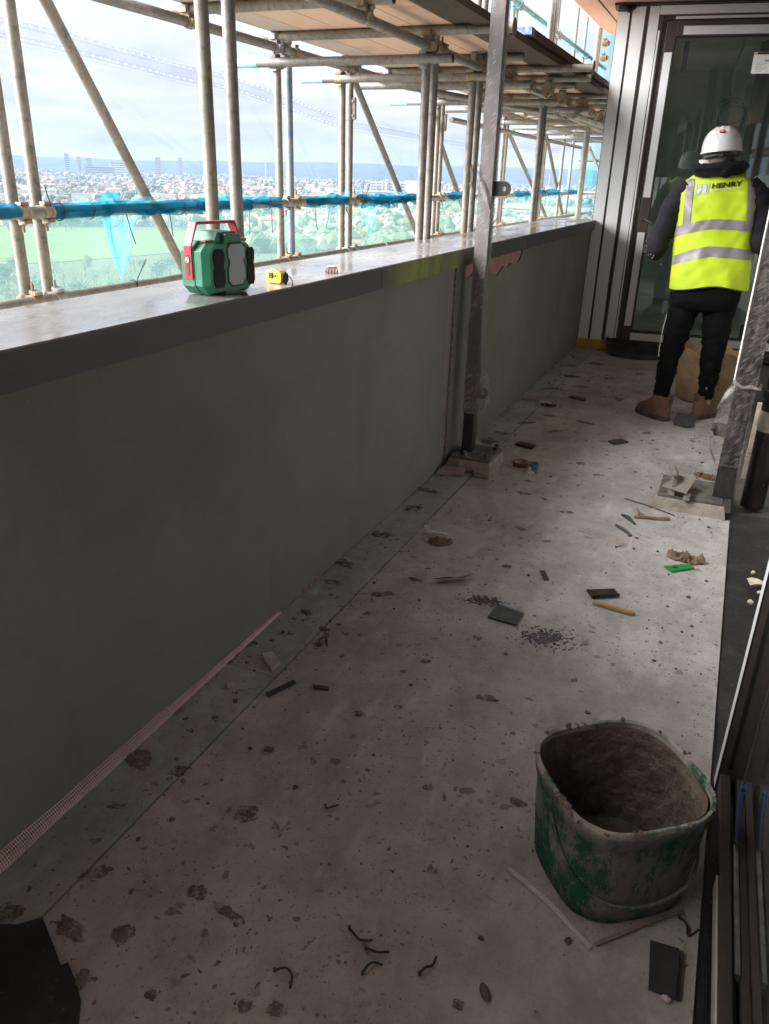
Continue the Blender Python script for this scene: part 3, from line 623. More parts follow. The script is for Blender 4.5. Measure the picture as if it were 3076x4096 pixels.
# ------------------------------------------------------------------ glazed end wall (local: X along the wall, Y into the room, Z up)
EW = (-1.312, 7.82, 0.0); EA = math.atan(0.108)
ew = thing('glazed_door_wall', 'dark framed glazed door and screen with white protective film at the balcony end', 'glazed wall', EW, EA)
def ebox(name, u0, u1, w0, w1, z0, z1, m, bev=0.0, par_=None):
    b = MB(); b.bx(u0, u1, w0, w1, z0, z1); return b.build(name, M[m] if isinstance(m, str) else m, par_ or ew, bevel=bev)
ebox('corner_panel', 0.0, 0.372, 0.0, 0.14, 0.06, 2.86, 'frame')
def film(u0, u1, z0, z1, seed, lean=0.0):
    """film strip with slightly uneven cut edges"""
    n = 22; L_, R_ = [], []
    for k in range(n + 1):
        z = lerp(z0, z1, k/n); e = 0.0035
        L_.append((u0 + e*noise.noise(Vector((seed, z*2.3, 0))), z)); R_.append((u1 + e*noise.noise(Vector((seed + 9, z*2.3, 0))), z))
    b = MB(); vs = [(x, -0.0025, z) for x, z in L_] + [(x, -0.0025, z) for x, z in R_] + [(x, 0.0, z) for x, z in L_] + [(x, 0.0, z) for x, z in R_]
    m_ = n + 1; fs = []
    for k in range(n): fs += [(k, m_+k, m_+k+1, k+1), (k, k+1, 2*m_+k+1, 2*m_+k), (m_+k+1, m_+k, 3*m_+k, 3*m_+k+1)]
    fs += [(0, 2*m_, 3*m_, m_), (n, m_+n, 3*m_+n, 2*m_+n)]
    b.add(vs, fs); return b.build('film_strip', M['film'], ew)
film(0.004, 0.098, 0.065, 2.80, 1); film(0.118, 0.222, 0.07, 2.835, 2); film(0.258, 0.336, 0.07, 2.835, 3); film(0.343, 0.358, 0.08, 2.66, 4)
for u in (0.106, 0.240): ebox('groove', u - 0.006, u + 0.006, -0.0008, 0.001, 0.065, 2.83, 'frameblack')
U1 = 2.02
ebox('outer_frame', 0.372, 0.402, 0.015, 0.12, 0.02, 2.86, 'frame'); ebox('outer_frame', 0.402, U1, 0.015, 0.12, 2.74, 2.86, 'frame')
ebox('outer_frame', 0.402, U1, 0.015, 0.12, 0.0, 0.075, 'frame')
ebox('sash_stile', 0.408, 0.492, 0.0, 0.075, 0.085, 2.73, 'frame', 0.003)
ebox('sash_rail', 0.492, U1, 0.0, 0.075, 2.615, 2.73, 'frame', 0.003); ebox('sash_rail', 0.492, U1, 0.0, 0.075, 0.085, 0.190, 'frame', 0.003)
ebox('gasket', 0.402, 0.408, 0.03, 0.08, 0.08, 2.74, 'frameblack')
b = MB(); b.bx(0.492, 0.500, -0.001, 0.03, 0.19, 2.615); b.bx(0.5, U1, -0.001, 0.03, 2.607, 2.615); b.bx(0.5, U1, -0.001, 0.03, 0.19, 0.198); b.build('glazing_bead', M['frameblack'], ew)
ebox('glass', 0.500, U1, 0.032, 0.040, 0.198, 2.607, 'glass')
def hfilm(u0, u1, z0, z1): ebox('film_strip', u0, u1, -0.0025, 0.0, z0, z1, 'film')
b = MB(); b.bx(0.338, U1, -0.0025 + 0.0, -0.0002, 2.775, 2.838); b.build('film_strip', M['film'], ew)
b = MB(); b.bx(0.338, U1, -0.0002, 0.02, 2.765, 2.84); b.build('head_trim', M['frame'], ew)
b = MB(); b.bx(0.47, U1, 0.0125, 0.0149, 2.742, 2.762); b.build('film_strip', M['film'], ew)
hfilm(0.545, U1, 2.628, 2.690)
hfilm(0.418, 0.480, 1.372, 2.50); hfilm(0.418, 0.480, 0.235, 1.075); hfilm(0.488, U1, 0.105, 0.172)
b = MB()
for u, z, r in ((0.460,1.335,0.004), (0.455,1.285,0.006), (0.455,1.262,0.005), (0.452,1.175,0.010), (0.447,1.150,0.007), (0.445,1.118,0.005)): b.tube((u, -0.0012, z), (u, 0.004, z), r, 10)
b.build('lock_hole', M['frameblack'], ew)
b = MB(); b.box((0.392, 0.0, 1.31), (0.006, 0.012, 0.10)); b.build('lock_plate', M['steel'], ew)
# glazing label on the pane
st = ebox('glass_label', 1.125, 1.33, 0.0300, 0.0318, 2.345, 2.50, 'paper')
b = MB(); b.bx(1.15, 1.33, 0.0290, 0.0299, 2.483, 2.498); b.build('label_header', M['black'], st)
b = MB(); b.bx(1.127, 1.147, 0.0290, 0.0299, 2.480, 2.499); b.build('label_mark', plain('label_yellow', (0.8,0.6,0.03)), st)
b = MB()
for k in range(6): b.bx(1.15, 1.20 + 0.02*(k % 3), 0.0292, 0.0299, 2.36 + k*0.012, 2.363 + k*0.012)
b.bx(1.215, 1.255, 0.0292, 0.0299, 2.43, 2.447); b.build('label_print', plain('label_grey', (0.35,0.35,0.36)), st)
# yellow batten, threshold, loose membrane on the sill
ebox('batten', 0.0, 0.30, -0.045, -0.012, 0.0, 0.088, 'yellowwood', 0.002)
b = MB(); b.tube((0.135, -0.047, 0.042), (0.135, -0.044, 0.042), 0.005, 8); b.build('screw_head', M['frameblack'], ew)
ebox('threshold', 0.38, U1, -0.05, 0.015, 0.0, 0.068, 'frame', 0.004)
b = MB(); b.bx(-0.03, U1 + 0.1, -0.05, 0.20, 2.842, 2.858); b.build('head_membrane', M['membrane'], ew)
b = MB(); b.path([(0.02, -0.03, 2.86), (0.03, -0.045, 2.83), (0.10, -0.035, 2.805), (0.16, -0.02, 2.85)], [0.02, 0.028, 0.02, 0.008], 8); b.build('membrane_end', M['membrane'], ew, True)
def memb(u, v):
    x = lerp(0.27, 0.74, u) + 0.05*v; y = lerp(-0.035, -0.42, v) * (0.55 + 0.45*math.sin(u*2.2 + 0.4))
    z = 0.11*(1-v)**2 * (1 - 0.3*u) + 0.012 + 0.03*noise.noise(Vector((u*5, v*4, 1)))*(0.4 + 0.6*(1-v))
    return (x, y, max(z, 0.004))
o = sheet('sill_membrane', memb, 20, 12, M['membrane']); o.location = EW; o.rotation_euler = (0,0,EA)
tag(o, 'crumpled black membrane flap lying at the door threshold', 'membrane')
# the room behind the glass
b = MB(); b.bx(-1.25, 2.4, 11.8, 11.9, 0, 2.86); M['plaster'] = plain('pale_plasterboard', (0.66,0.67,0.63), (0.56,0.57,0.53), 2, 0.9); struct('far_room_wall', b, M['plaster'])
b = MB(); b.bx(-1.30, 2.5, 8.12, 12.0, 2.80, 2.856); struct('far_room_ceiling', b, M['plaster'])
b = MB(); b.bx(2.4, 2.5, 8.1, 11.9, 0, 0.85); b.bx(2.4, 2.5, 8.1, 11.9, 2.35, 2.80); b.bx(2.4, 2.5, 8.1, 8.5, 0.85, 2.35); b.bx(2.4, 2.5, 11.5, 11.9, 0.85, 2.35); struct('far_room_end_wall', b, M['plaster'])  # window opening added in this unseen wall to let skylight into the room
b = MB(); b.bx(-1.28, -1.24, 8.05, 11.8, 0, 2.86); struct('far_room_side_wall', b, M['plaster'])
b = MB(); b.bx(-1.24, 2.4, 8.08, 11.8, 0.0, 0.02); struct('far_room_floor', b, plain('dusty_screed', (0.42,0.41,0.36), (0.33,0.32,0.28), 3))
b = MB(); b.lathe([(0.21, 0.02), (0.21, 2.86)], (0.02, 9.7, 0), 28); tag(b.build('concrete_column', M['concrete'], None, True), 'round concrete column standing inside the room behind the glass', 'column')
b = MB(); b.bx(0.30, 1.5, 10.4, 10.5, 0.02, 2.80); struct('partition_wall', b, plain('partition', (0.42,0.42,0.39), None, 4))
b = MB(); random.seed(8)
for k in range(7):
    r = 0.16 + random.uniform(-0.03, 0.03); c0 = Vector((-0.32 + random.uniform(-0.03, 0.03), 8.9, 2.10 + random.uniform(-0.04, 0.03))); e = random.uniform(0.75, 1.0)
    b.path([c0 + Vector((r*math.cos(a), 0.03*math.sin(a*2 + k), r*e*math.sin(a))) for a in [2*math.pi*i/28 for i in range(29)]], 0.006, 6)
b.path([(-0.34, 8.9, 2.28), (-0.42, 8.92, 2.36), (-0.36, 8.95, 2.55), (-0.30, 8.95, 2.86)], 0.006, 6); b.path([(-0.36, 8.9, 2.26), (-0.36, 8.95, 2.5), (-0.28, 8.95, 2.86)], 0.006, 6)
tag(b.build('cable_coil', plain('pale_cable', (0.5,0.5,0.48)), None, True), 'coil of pale cable hanging from the ceiling behind the glass', 'cable')
for u, z0, z1, dy in ((0.79, 0.10, 0.34, 0.07), (1.47, 0.11, 0.31, 0.07)):
    b = MB(); b.bx(-0.02, 0.02, 0, 0.02, z0, z1); o = b.build('blue_packer', M['bluepl']); q = Matrix.Rotation(EA, 4, 'Z') @ Vector((u, dy, 0)); o.location = Vector(EW) + Vector((q.x, q.y, 0))
    tag(o, 'short blue plastic packer upright behind the glass, %s the worker\'s legs' % ('left of' if u < 1 else 'right of'), 'packer')
b = MB(); b.bx(-0.02, 0.02, 0, 0.02, 2.38, 2.62); o = b.build('blue_packer', M['bluepl']); o.location = (-0.75, 8.15, 0)
tag(o, 'blue plastic packer hanging at the top of the pane', 'packer')

# ------------------------------------------------------------------ near glazed door leaf, standing open along the balcony edge
DA = math.atan2(-0.025, 0.74)       # leaf axis turned a little from +Y
dl = thing('glass_door_leaf', 'open dark framed glass door leaf beside the bucket, reflecting it', 'door', (0.196, 1.925, 0.0), 0.03)
def dbox(name, x0, x1, y0, y1, z0, z1, m, bev=0.002):
    b = MB(); b.bx(x0, x1, y0, y1, z0, z1); return b.build(name, M[m], dl, bevel=bev)
dbox('stile', 0.004, 0.062, -0.052, -0.004, 0.0, 2.35, 'frame'); dbox('stile_groove', 0.020, 0.030, -0.0535, -0.0515, 0.08, 2.3, 'frameblack', 0)
dbox('stile_film', 0.000, 0.004, -0.046, -0.002, 0.0, 2.35, 'film'); dbox('stile_trim', 0.0, 0.005, -0.0525, -0.0465, 0.0, 2.35, 'frameblack')
dbox('bottom_rail', 0.005, 0.030, -1.25, -0.053, 0.012, 0.062, 'frame'); dbox('rail_film', 0.0, 0.005, -1.25, -0.40, 0.008, 0.050, 'filmdim')
dbox('rail_groove', 0.0302, 0.0345, -1.25, -0.053, 0.012, 0.050, 'frameblack', 0); dbox('rail_bead', 0.0348, 0.0455, -0.66, -0.30, 0.012, 0.066, 'steel'); dbox('rail_inner', 0.0460, 0.0640, -1.25, -0.053, 0.012, 0.060, 'frame')
dbox('top_rail', 0.005, 0.062, -1.25, -0.053, 2.25, 2.35, 'frame'); dbox('stile', 0.004, 0.062, -1.30, -1.25, 0.0, 2.35, 'frame')
dbox('glass', 0.0642, 0.0702, -1.25, -0.050, 0.040, 2.25, 'glassnear', 0)
b = MB(); b.extr([(0.034, -0.295, 0.064), (0.034, -0.215, 0.105), (0.034, -0.200, 0.150), (0.034, -0.225, 0.154), (0.034, -0.250, 0.12), (0.034, -0.315, 0.075)], (0.0105, 0, 0)); o = b.build('blue_packer', M['bluepl'], dl, bevel=0.002)
b = MB(); b.bx(0.034, 0.0375, -0.222, -0.204, 0.154, 0.166); b.bx(0.0410, 0.0445, -0.222, -0.204, 0.154, 0.166); b.build('packer_tab', plain('light_blue_plastic', (0.03,0.10,0.34)), dl)

# ------------------------------------------------------------------ membrane along the right edge
def memR(u, v):
    y = lerp(-7.9, 3.97, v); x = lerp(0.192 + (0.0 if y < 3.55 else (y - 3.55)*-0.12), 0.655, u)
    z = -0.012 + 0.012*noise.noise(Vector((x*6, y*3, 0))) + (0.10*max(0, (u - 0.75)/0.25)**2) + (0.035 * max(0, (y - 3.1)/0.9)**2 * (0.3 + 0.7*u))
    return (x, y, z)
tag(sheet('damp_proof_membrane', memR, 16, 150, M['membrane']), 'dusty black membrane strip along the right edge of the floor', 'membrane')
b = MB(); poly = [(-1.30,0.70),(-1.19,0.774),(-1.155,0.788),(-1.12,0.825),(-1.045,0.782),(-1.002,0.756),(-0.993,0.767),(-0.949,0.742),(-0.91,0.715),(-0.885,0.682),(-0.80,0.56),(-0.75,0.3),(-1.28,0.2)]
b.prism(poly, 0.003, 0.007); tag(b.build('membrane_offcut', M['membrane']), 'jagged black membrane offcut on the floor at the bottom left corner', 'membrane')

# ------------------------------------------------------------------ wrapped steel posts
def wrap_sheet(x0, x1, y0, y1, z0, z1, bulges, seed, parent, mat='wrap'):
    rings = []; n = 40
    for k in range(n + 1):
        z = lerp(z0, z1, k/n); e = 0.003
        ring = []
        for i, (cx_, cy_) in enumerate(((x0,y0),(lerp(x0,x1,.5),y0),(x1,y0),(x1,lerp(y0,y1,.5)),(x1,y1),(lerp(x0,x1,.5),y1),(x0,y1),(x0,lerp(y0,y1,.5)))):
            d = Vector((cx_ - (x0+x1)/2, cy_ - (y0+y1)/2, 0)); d.normalize()
            q = e + 0.004*abs(noise.noise(Vector((i*3.1, z*7, seed))))
            p = Vector((cx_, cy_, z)) + d*q
            for (bz, hh, vec, faces) in bulges:
                if i in faces:
                    t = max(0, 1 - abs(z - bz)/hh); p += Vector(vec) * (t*t*(3-2*t))
            ring.append(p)
        rings.append(ring)
    b = MB(); b.loft(rings, False, False); return b.build('plastic_wrap', M[mat], parent, True, ang=30)
def base(parent, x0, x1, y0, y1, zt, bolts, seed):
    b = MB(); n = 14; ring0, ring1 = [], []
    for k in range(4*n):
        s_, t = divmod(k, n); t /= n
        x, y = [(lerp(x0,x1,t), y0), (x1, lerp(y0,y1,t)), (lerp(x1,x0,t), y1), (x0, lerp(y1,y0,t))][s_]
        d = Vector((x - (x0+x1)/2, y - (y0+y1)/2, 0)).normalized(); q = 0.012*noise.noise(Vector((x*23, y*23, seed)))
        ring0.append(Vector((x, y, 0.0)) + d*(q + 0.018)); ring1.append(Vector((x, y, zt - 0.014)) + d*q*0.4)
    b.loft([ring0, ring1]); b.build('grout_pad', M['grout'], parent, True, ang=50)
    b = MB(); b.bx(x0 + 0.008, x1 - 0.008, y0 + 0.008, y1 - 0.008, zt - 0.014, zt); b.build('base_plate', M['basepl'], parent, bevel=0.002)
    for x, y in bolts:
        b = MB(); b.lathe([(0.017,0),(0.017,0.012),(0.009,0.0125),(0.009,0.03)], (x, y, zt), 6); b.build('bolt', M['basepl'], parent)
p1 = thing('steel_post', 'tall steel post wrapped in clear plastic, bolted down against the parapet', 'post')
base(p1, -1.285, -1.045, 3.93, 4.20, 0.075, ((-1.20,3.965), (-1.08,3.97), (-1.075,4.16)), 1)
b = MB(); b.bx(-1.243, -1.183, 4.03, 4.10, 0.075, 2.86); b.build('post', M['steelpost'], p1, bevel=0.004)
def eye(x0, x1, y, z, r, hole):
    # plate with a round nose and a real hole
    b = MB(); n = 20; out_, in_ = [], []
    for k in range(n):
        a = 2*math.pi*k/n; px, pz = x1 + r*math.cos(a), z + r*math.sin(a)
        if math.cos(a) < 0: px = max(x0, x1 + (x0 - x1)*min(1, abs(math.cos(a))*1.6)); pz = z + math.copysign(r, math.sin(a)) if abs(math.sin(a)) > 0.05 else z
        out_.append((px, pz)); in_.append((x1 + hole*math.cos(a), z + hole*math.sin(a)))
    b.loft([[(p[0], y, p[1]) for p in in_], [(p[0], y, p[1]) for p in out_], [(p[0], y + 0.012, p[1]) for p in out_], [(p[0], y + 0.012, p[1]) for p in in_], [(p[0], y, p[1]) for p in in_]], False, False); return b
eye(-1.185, -1.128, 4.060, 1.448, 0.034, 0.011).build('eye_plate', M['steelpost'], p1)
eye(-1.185, -1.150, 4.060, 0.412, 0.030, 0.009).build('lug_plate', M['steelpost'], p1)
wrap_sheet(-1.245, -1.181, 4.028, 4.102, 0.30, 2.84, [(0.42, 0.20, (0.056, 0, 0), (2, 3, 4)), (0.33, 0.1, (0.012, 0, 0), (2,3,4)), (0.62, 0.12, (0.014, -0.004, 0), (2, 3))], 2, p1)
def pk(u, v):
    z = lerp(1.50, 1.33, u) + 0.05*(v-0.5); return (-1.247 + 0.085*u - 0.04*math.sin(math.pi*min(1,u*1.6))*(1-u), 4.018 - 0.01*math.sin(u*9+v*5), z + 0.06*(1-u)*v)
sheet('loose_plastic', pk, 16, 6, M['wrap'], p1)
sheet('loose_plastic', lambda u, v: (-1.165 + 0.03*math.sin(v*5) , 4.02 - 0.006*math.sin(u*12), lerp(1.30, 1.40, v) + 0.02*u - 0.02), 6, 8, M['wrapthin'], p1)
sheet('loose_plastic', lambda u, v: (-1.248 - 0.04*math.sin(math.pi*v)*u, 4.07, lerp(0.66, 0.80, v)), 5, 8, M['wrapthin'], p1)
p2 = thing('steel_post', 'steel post in torn clear plastic on a grouted base at the right edge', 'post')
base(p2, -0.170, 0.150, 3.88, 4.20, 0.072, (), 5)
b = MB(); b.extr([(0.090, 3.970, 0.073), (0.178, 3.970, 0.073), (0.178, 4.045, 0.073), (0.090, 4.045, 0.073)], (0, 0, 2.785)); b.build('post', M['steelpost'], p2, bevel=0.003)
eye(0.092, 0.030, 4.00, 0.405, 0.033, 0.008).build('lug_plate', M['steelpost'], p2)
wrap_sheet(0.088, 0.180, 3.968, 4.047, 0.235, 2.84, [(0.42, 0.22, (-0.062, 0, 0), (0, 7, 6)), (0.30, 0.10, (-0.02, 0, 0), (0,7,6)), (0.62, 0.08, (-0.006, -0.006, 0), (0, 1, 7))], 7, p2, 'wrapthin')
b = MB(); b.path([(0.078, 3.958, 0.655), (0.12, 3.950, 0.632), (0.155, 3.952, 0.640), (0.196, 3.956, 0.63), (0.20, 4.02, 0.64)], [0.010, 0.008, 0.010, 0.007, 0.006], 7); b.build('plastic_knot', M['wrap'], p2, True)
sheet('loose_plastic', lambda u, v: (lerp(0.082, 0.020, math.sin(u*math.pi*0.5)) + 0.02*v, 3.99 + 0.012*math.sin(u*7+v*3), lerp(0.66, 0.43, u) - 0.02*v), 14, 4, M['wrapthin'], p2)
b = MB(); b.tube((0.0805, 3.960, 0.66), (0.0805, 3.960, 2.0), 0.0035, 6); b.build('wrap_edge', M['paper'], p2)
pp = thing('drain_pipe', 'black cement-splashed pipe with rust streaks beside the wrapped post', 'pipe', (0.285, 4.13, 0))
def mat_pipe():
    m = Mat('rusty_black_pipe'); c = m.mix(m.ramp(m.noise(7, 5, 0.6, m.vec((1,1,0.35))), 0.60, 0.72, 0, 0.8), (0.012,0.011,0.010), (0.12,0.045,0.018))
    c = m.mix(m.ramp(m.noise(70, 3, 0.6), 0.70, 0.73), c, (0.45,0.42,0.37)); return m.done(m.bsdf(c, 0.35, 0, m.noise(40), 0.3, 0.004))
M['pipe'] = mat_pipe()
b = MB(); b.lathe([(0.056, 0.0), (0.056, 2.86)], (0,0,0), 22); b.build('pipe', M['pipe'], pp, True)
b = MB(); b.lathe([(0.064, 0.565), (0.066, 0.57), (0.066, 0.60), (0.064, 0.605)], (0,0,0), 22); b.build('collar', M['pipe'], pp, True)
b = MB(); b.lathe([(0.057, 0.40), (0.0605, 0.42), (0.061, 0.46), (0.0585, 0.49), (0.057, 0.50)], (0,0,0), 22); b.build('cement_splash', M['grout'], pp, True)
b = MB(); b.bx(0.215, 0.26, 4.24, 4.27, 0.10, 0.50); 
for k in range(3): b.bx(0.213, 0.262, 4.238, 4.272, 0.20 + k*0.02, 0.208 + k*0.02)
tag(b.build('timber_batten', plain('pale_timber', (0.55,0.47,0.37))), 'pale timber batten standing between the wrapped post and black pipe', 'batten')
# ------------------------------------------------------------------ things on the coping
CZ = 1.163
ra = thing('work_light', 'green and red octagonal work light speaker with carry handle on the coping', 'work light', (-1.400, 2.004, CZ), -0.16); ra.scale = (0.93, 0.93, 0.98)
M['green'] = plain('green_plastic', (0.012,0.155,0.085), (0.02,0.19,0.11), 14, 0.38, bump=0.05)
M['red'] = plain('red_plastic', (0.42,0.015,0.025), (0.36,0.012,0.02), 12, 0.35, bump=0.05)
M['grill'] = plain('black_grill', (0.014,0.013,0.016), (0.028,0.026,0.03), 140, 0.6, bump=0.9, bscale=300)
def octo(hw, z0, z1, c, x, f=1.0):
    zc = (z0 + z1)/2; P = [(-hw + c, z0), (hw - c, z0), (hw, z0 + c), (hw, z1 - c), (hw - c, z1), (-hw + c, z1), (-hw, z1 - c), (-hw, z0 + c)]
    return [(x, y*f, zc + (z - zc)*f) for y, z in P]
b = MB(); b.loft([octo(0.108, 0.002, 0.150, 0.026, x, f) for x, f in ((-0.062,0.86), (-0.048,1.0), (-0.004,1.0), (-0.003,1.018), (0.006,1.018), (0.007,1.0), (0.036,1.0), (0.060,0.88))])
b.loft([[(x, y*0.056/0.056, z) for y, z in ((-0.058,0.145), (0.058,0.145), (0.040,0.176), (-0.040,0.176))] for x in (-0.052, 0.042)])
b.loft([[(x, y, z) for y, z in ((-0.028,0.14), (0.050,0.14), (0.042,0.170), (-0.018,0.170))] for x in (0.030, 0.056)])
for s in (-1, 1): b.box((-0.02, s*0.107, 0.075), (0.044, 0.006, 0.10))
b.box((0.035, 0.0, 0.006), (0.05, 0.06, 0.012))
b.build('body', M['green'], ra, bevel=0.0025)
def peanut(y0, w, z0, z1, x, flip=1):
    pts = [(-.30,0),(.30,0),(.5,.12),(.5,.42),(.40,.52),(.40,.60),(.5,.70),(.5,.90),(.32,1),(-.32,1),(-.5,.90),(-.5,.70),(-.40,.60),(-.40,.52),(-.5,.42),(-.5,.12)]
    return [(x, y0 + a*w, lerp(z0, z1, t)) for a, t in pts]
b = MB(); b.extr(peanut(0.020, 0.074, 0.026, 0.142, 0.0595), (0.0035, 0, 0)); b.build('lamp_panel', plain('frosted_lamp_panel', (0.42,0.46,0.53), (0.38,0.42,0.49), 200, 0.35), ra, bevel=0.001)
b = MB(); b.extr([(0.0595, 0.024 + (y - 0.024)*1.18, 0.084 + (z - 0.084)*1.12) for _, y, z in peanut(0.020, 0.070, 0.028, 0.140, 0)], (0.0022, 0, 0)); b.build('lamp_bezel', plain('dark_green_plastic', (0.005,0.07,0.04)), ra)
for y0, w in ((-0.058, 0.048), (0.084, 0.034)):
    b = MB(); b.extr(peanut(y0, w, 0.022, 0.130, 0.0590), (0.0045, 0, 0))
    for k in range(11):
        z = 0.032 + k*0.009; b.box((0.0642, y0, z), (0.0015, w*0.66, 0.003))
    b.build('speaker_grille', M['grill'], ra, bevel=0.001)
b = MB(); xh0, xh1 = -0.030, 0.002
prof = [(-0.1135,0.045), (-0.1135,0.138), (-0.085,0.203), (0.085,0.203), (0.1135,0.138), (0.1135,0.045), (0.1105,0.045), (0.1105,0.135), (0.081,0.195), (-0.081,0.195), (-0.1105,0.135), (-0.1105,0.045)]
b.extr([(xh0, y, z) for y, z in prof], (xh1 - xh0, 0, 0)); b.build('carry_handle', M['red'], ra, bevel=0.0012)
for s in (-1, 1):
    b = MB(); P = [(xh0 + 0.016 + 0.006*math.cos(a), s*0.1138, (0.108 if a < math.pi else 0.060) + 0.006*math.sin(a)) for a in [2*math.pi*k/16 for k in range(16)]]
    b.extr(P, (0, s*0.0006, 0)); b.build('handle_slot', M['black'], ra)
    b = MB(); b.tube((xh0 + 0.016, s*0.1142, 0.100), (xh0 + 0.016, s*0.1165, 0.100), 0.0085, 16); sc = b.build('screw', M['steel'], ra, True)
    b = MB(); b.box((xh0 + 0.016, s*0.1168, 0.100), (0.0015, 0.0006, 0.015), (0, 0.5, 0)); b.build('screw_slot', M['black'], sc)
b = MB(); b.box((0.028, -0.070, 0.1515), (0.022, 0.038, 0.005)); b.build('push_button', M['red'], ra, bevel=0.001)
b = MB(); b.box((0.028, 0.078, 0.1500), (0.022, 0.030, 0.008)); b.build('push_button', M['red'], ra, bevel=0.001)

tm = thing('tape_measure', 'small yellow and black tape measure with its wrist cord on the wet coping', 'tape measure', (-1.362, 2.267, CZ), -0.18)
b = MB(); b.extr([(x*0.033, -0.011, 0.0225 + z*0.0205) for x, z in ((-1,-0.75),(-0.8,-1),(0.7,-1),(0.95,-0.6),(0.95,0.6),(0.6,0.95),(-0.7,1),(-1,0.7))], (0, 0.024, 0)); b.build('case', plain('yellow_plastic', (0.72,0.50,0.02), (0.62,0.42,0.02), 20, 0.35), tm, bevel=0.003)
b = MB(); b.box((-0.012, -0.0125, 0.026), (0.016, 0.004, 0.018)); b.box((0.003, -0.0118, 0.026), (0.014, 0.002, 0.007)); b.build('belt_clip', M['black'], tm, bevel=0.001)
b = MB(); b.lump((0.040, 0.0, 0.022), (0.011, 0.014, 0.02), 4); b.build('rubber_nose', M['black'], tm, True)
b = MB(); b.box((-0.006, 0.0, 0.046), (0.028, 0.006, 0.004), (0, 0.15, 0)); b.build('lock_button', M['steel'], tm)
b = MB(); b.path([(0.046, 0, 0.026), (0.058, -0.002, 0.028), (0.072, -0.006, 0.018), (0.078, -0.010, 0.007), (0.082, -0.014, 0.003), (0.079, -0.018, 0.003)], 0.0017, 6); b.build('wrist_cord', M['black'], tm, True)
pkt = thing('sweet_packet', 'tiny crimson and clear crumpled packet on the coping past the tape measure', 'packet', (-1.352, 2.64, CZ), 0.5)
b = MB(); b.loft([[(-0.022,-0.013,0.001),(0.022,-0.012,0.001),(0.023,0.012,0.001),(-0.022,0.013,0.001)], [(-0.023,-0.014,0.009),(0.024,-0.013,0.008),(0.024,0.013,0.009),(-0.023,0.014,0.008)], [(-0.018,-0.010,0.018),(0.019,-0.010,0.021),(0.018,0.009,0.022),(-0.017,0.010,0.017)]]); b.build('packet_body', plain('crimson_foil', (0.30,0.04,0.07), (0.55,0.40,0.42), 60, 0.25), pkt)
b = MB()
for k in range(4): b.box((-0.016 + k*0.011, -0.0145, 0.009), (0.004, 0.002, 0.014), (0, 0.1*k, 0))
b.lump((0.0, 0.0, 0.022), (0.018, 0.009, 0.004), 3); b.build('foil_highlight', M['paper'], pkt)  # white bars and lump stand in for glints on the foil

# ------------------------------------------------------------------ mixing bucket
bk = thing('mortar_bucket', 'square green builder\'s bucket caked in dried mortar beside the glass door', 'bucket', (-0.030, 1.492, 0.0), 0)
def mat_bucket():
    m = Mat('mortar_caked_green_plastic')
    c = m.mix(m.ramp(m.noise(12, 6, 0.7), 0.3, 0.7), (0.010,0.085,0.045), (0.018,0.12,0.065))
    c = m.mix(m.ramp(m.noise(9, 8, 0.78, m.vec((1,1,0.55))), 0.46, 0.54), c, (0.21,0.205,0.185))
    c = m.mix(m.ramp(m.noise(26, 6, 0.8, m.vec((1,1,0.25))), 0.55, 0.64, 0, 0.8), c, (0.05,0.055,0.045))
    c = m.mix(m.ramp(m.noise(60, 5, 0.8), 0.60, 0.66, 0, 0.7), c, (0.40,0.38,0.34))
    c = m.mix(m.ramp(m.noise(5, 6, 0.7), 0.58, 0.68, 0, 0.75), c, (0.15,0.115,0.075))
    s_ = m.n('ShaderNodeSeparateXYZ'); m.l(m.tc.outputs['Object'], s_.inputs[0])
    c = m.mix(m.math('MULTIPLY', m.ramp(s_.outputs[2], 0.235, 0.27), m.ramp(m.noise(16, 5, 0.7), 0.35, 0.55)), c, (0.42,0.40,0.36))
    h = m.noise(22, 7, 0.7)
    return m.done(m.bsdf(c, 0.75, 0, h, 0.9, 0.012, 0.3))
M['bucket'] = mat_bucket()
def bring(z, a, off=0.0, jag=0.0):
    ring = sup((0, 0, z), a, a, 3.2, 72, R(38))
    out_ = []
    for i, (x, y, zz) in enumerate(ring):
        q = Vector((x, y, 0)); n_ = q.normalized(); e = off + 0.0022*noise.noise(Vector((x*30, y*30, z*30)))
        out_.append((x + n_.x*e, y + n_.y*e, zz + jag*noise.noise(Vector((x*26, y*26, 5)))))
    return out_
HB = 0.285
b = MB(); b.loft([bring(z, a) for z, a in ((0.0,0.144), (0.006,0.152), (0.05,0.156), (0.10,0.159), (0.15,0.162), (0.20,0.165), (0.235,0.167), (0.24,0.171), (0.262,0.172), (0.264,0.175), (HB-0.003,0.176))] +
       [bring(HB, 0.174, 0, 0.003), bring(HB-0.002, 0.167), bring(0.22, 0.163), bring(0.15,0.158), bring(0.08,0.154), bring(0.012,0.146)], True, True)
b.build('shell', M['bucket'], bk, True, ang=60)
M['mortar'] = plain('drying_mortar', (0.18,0.145,0.11), (0.095,0.078,0.06), 18, 0.95, bump=1.0, bscale=50, bdist=0.02)
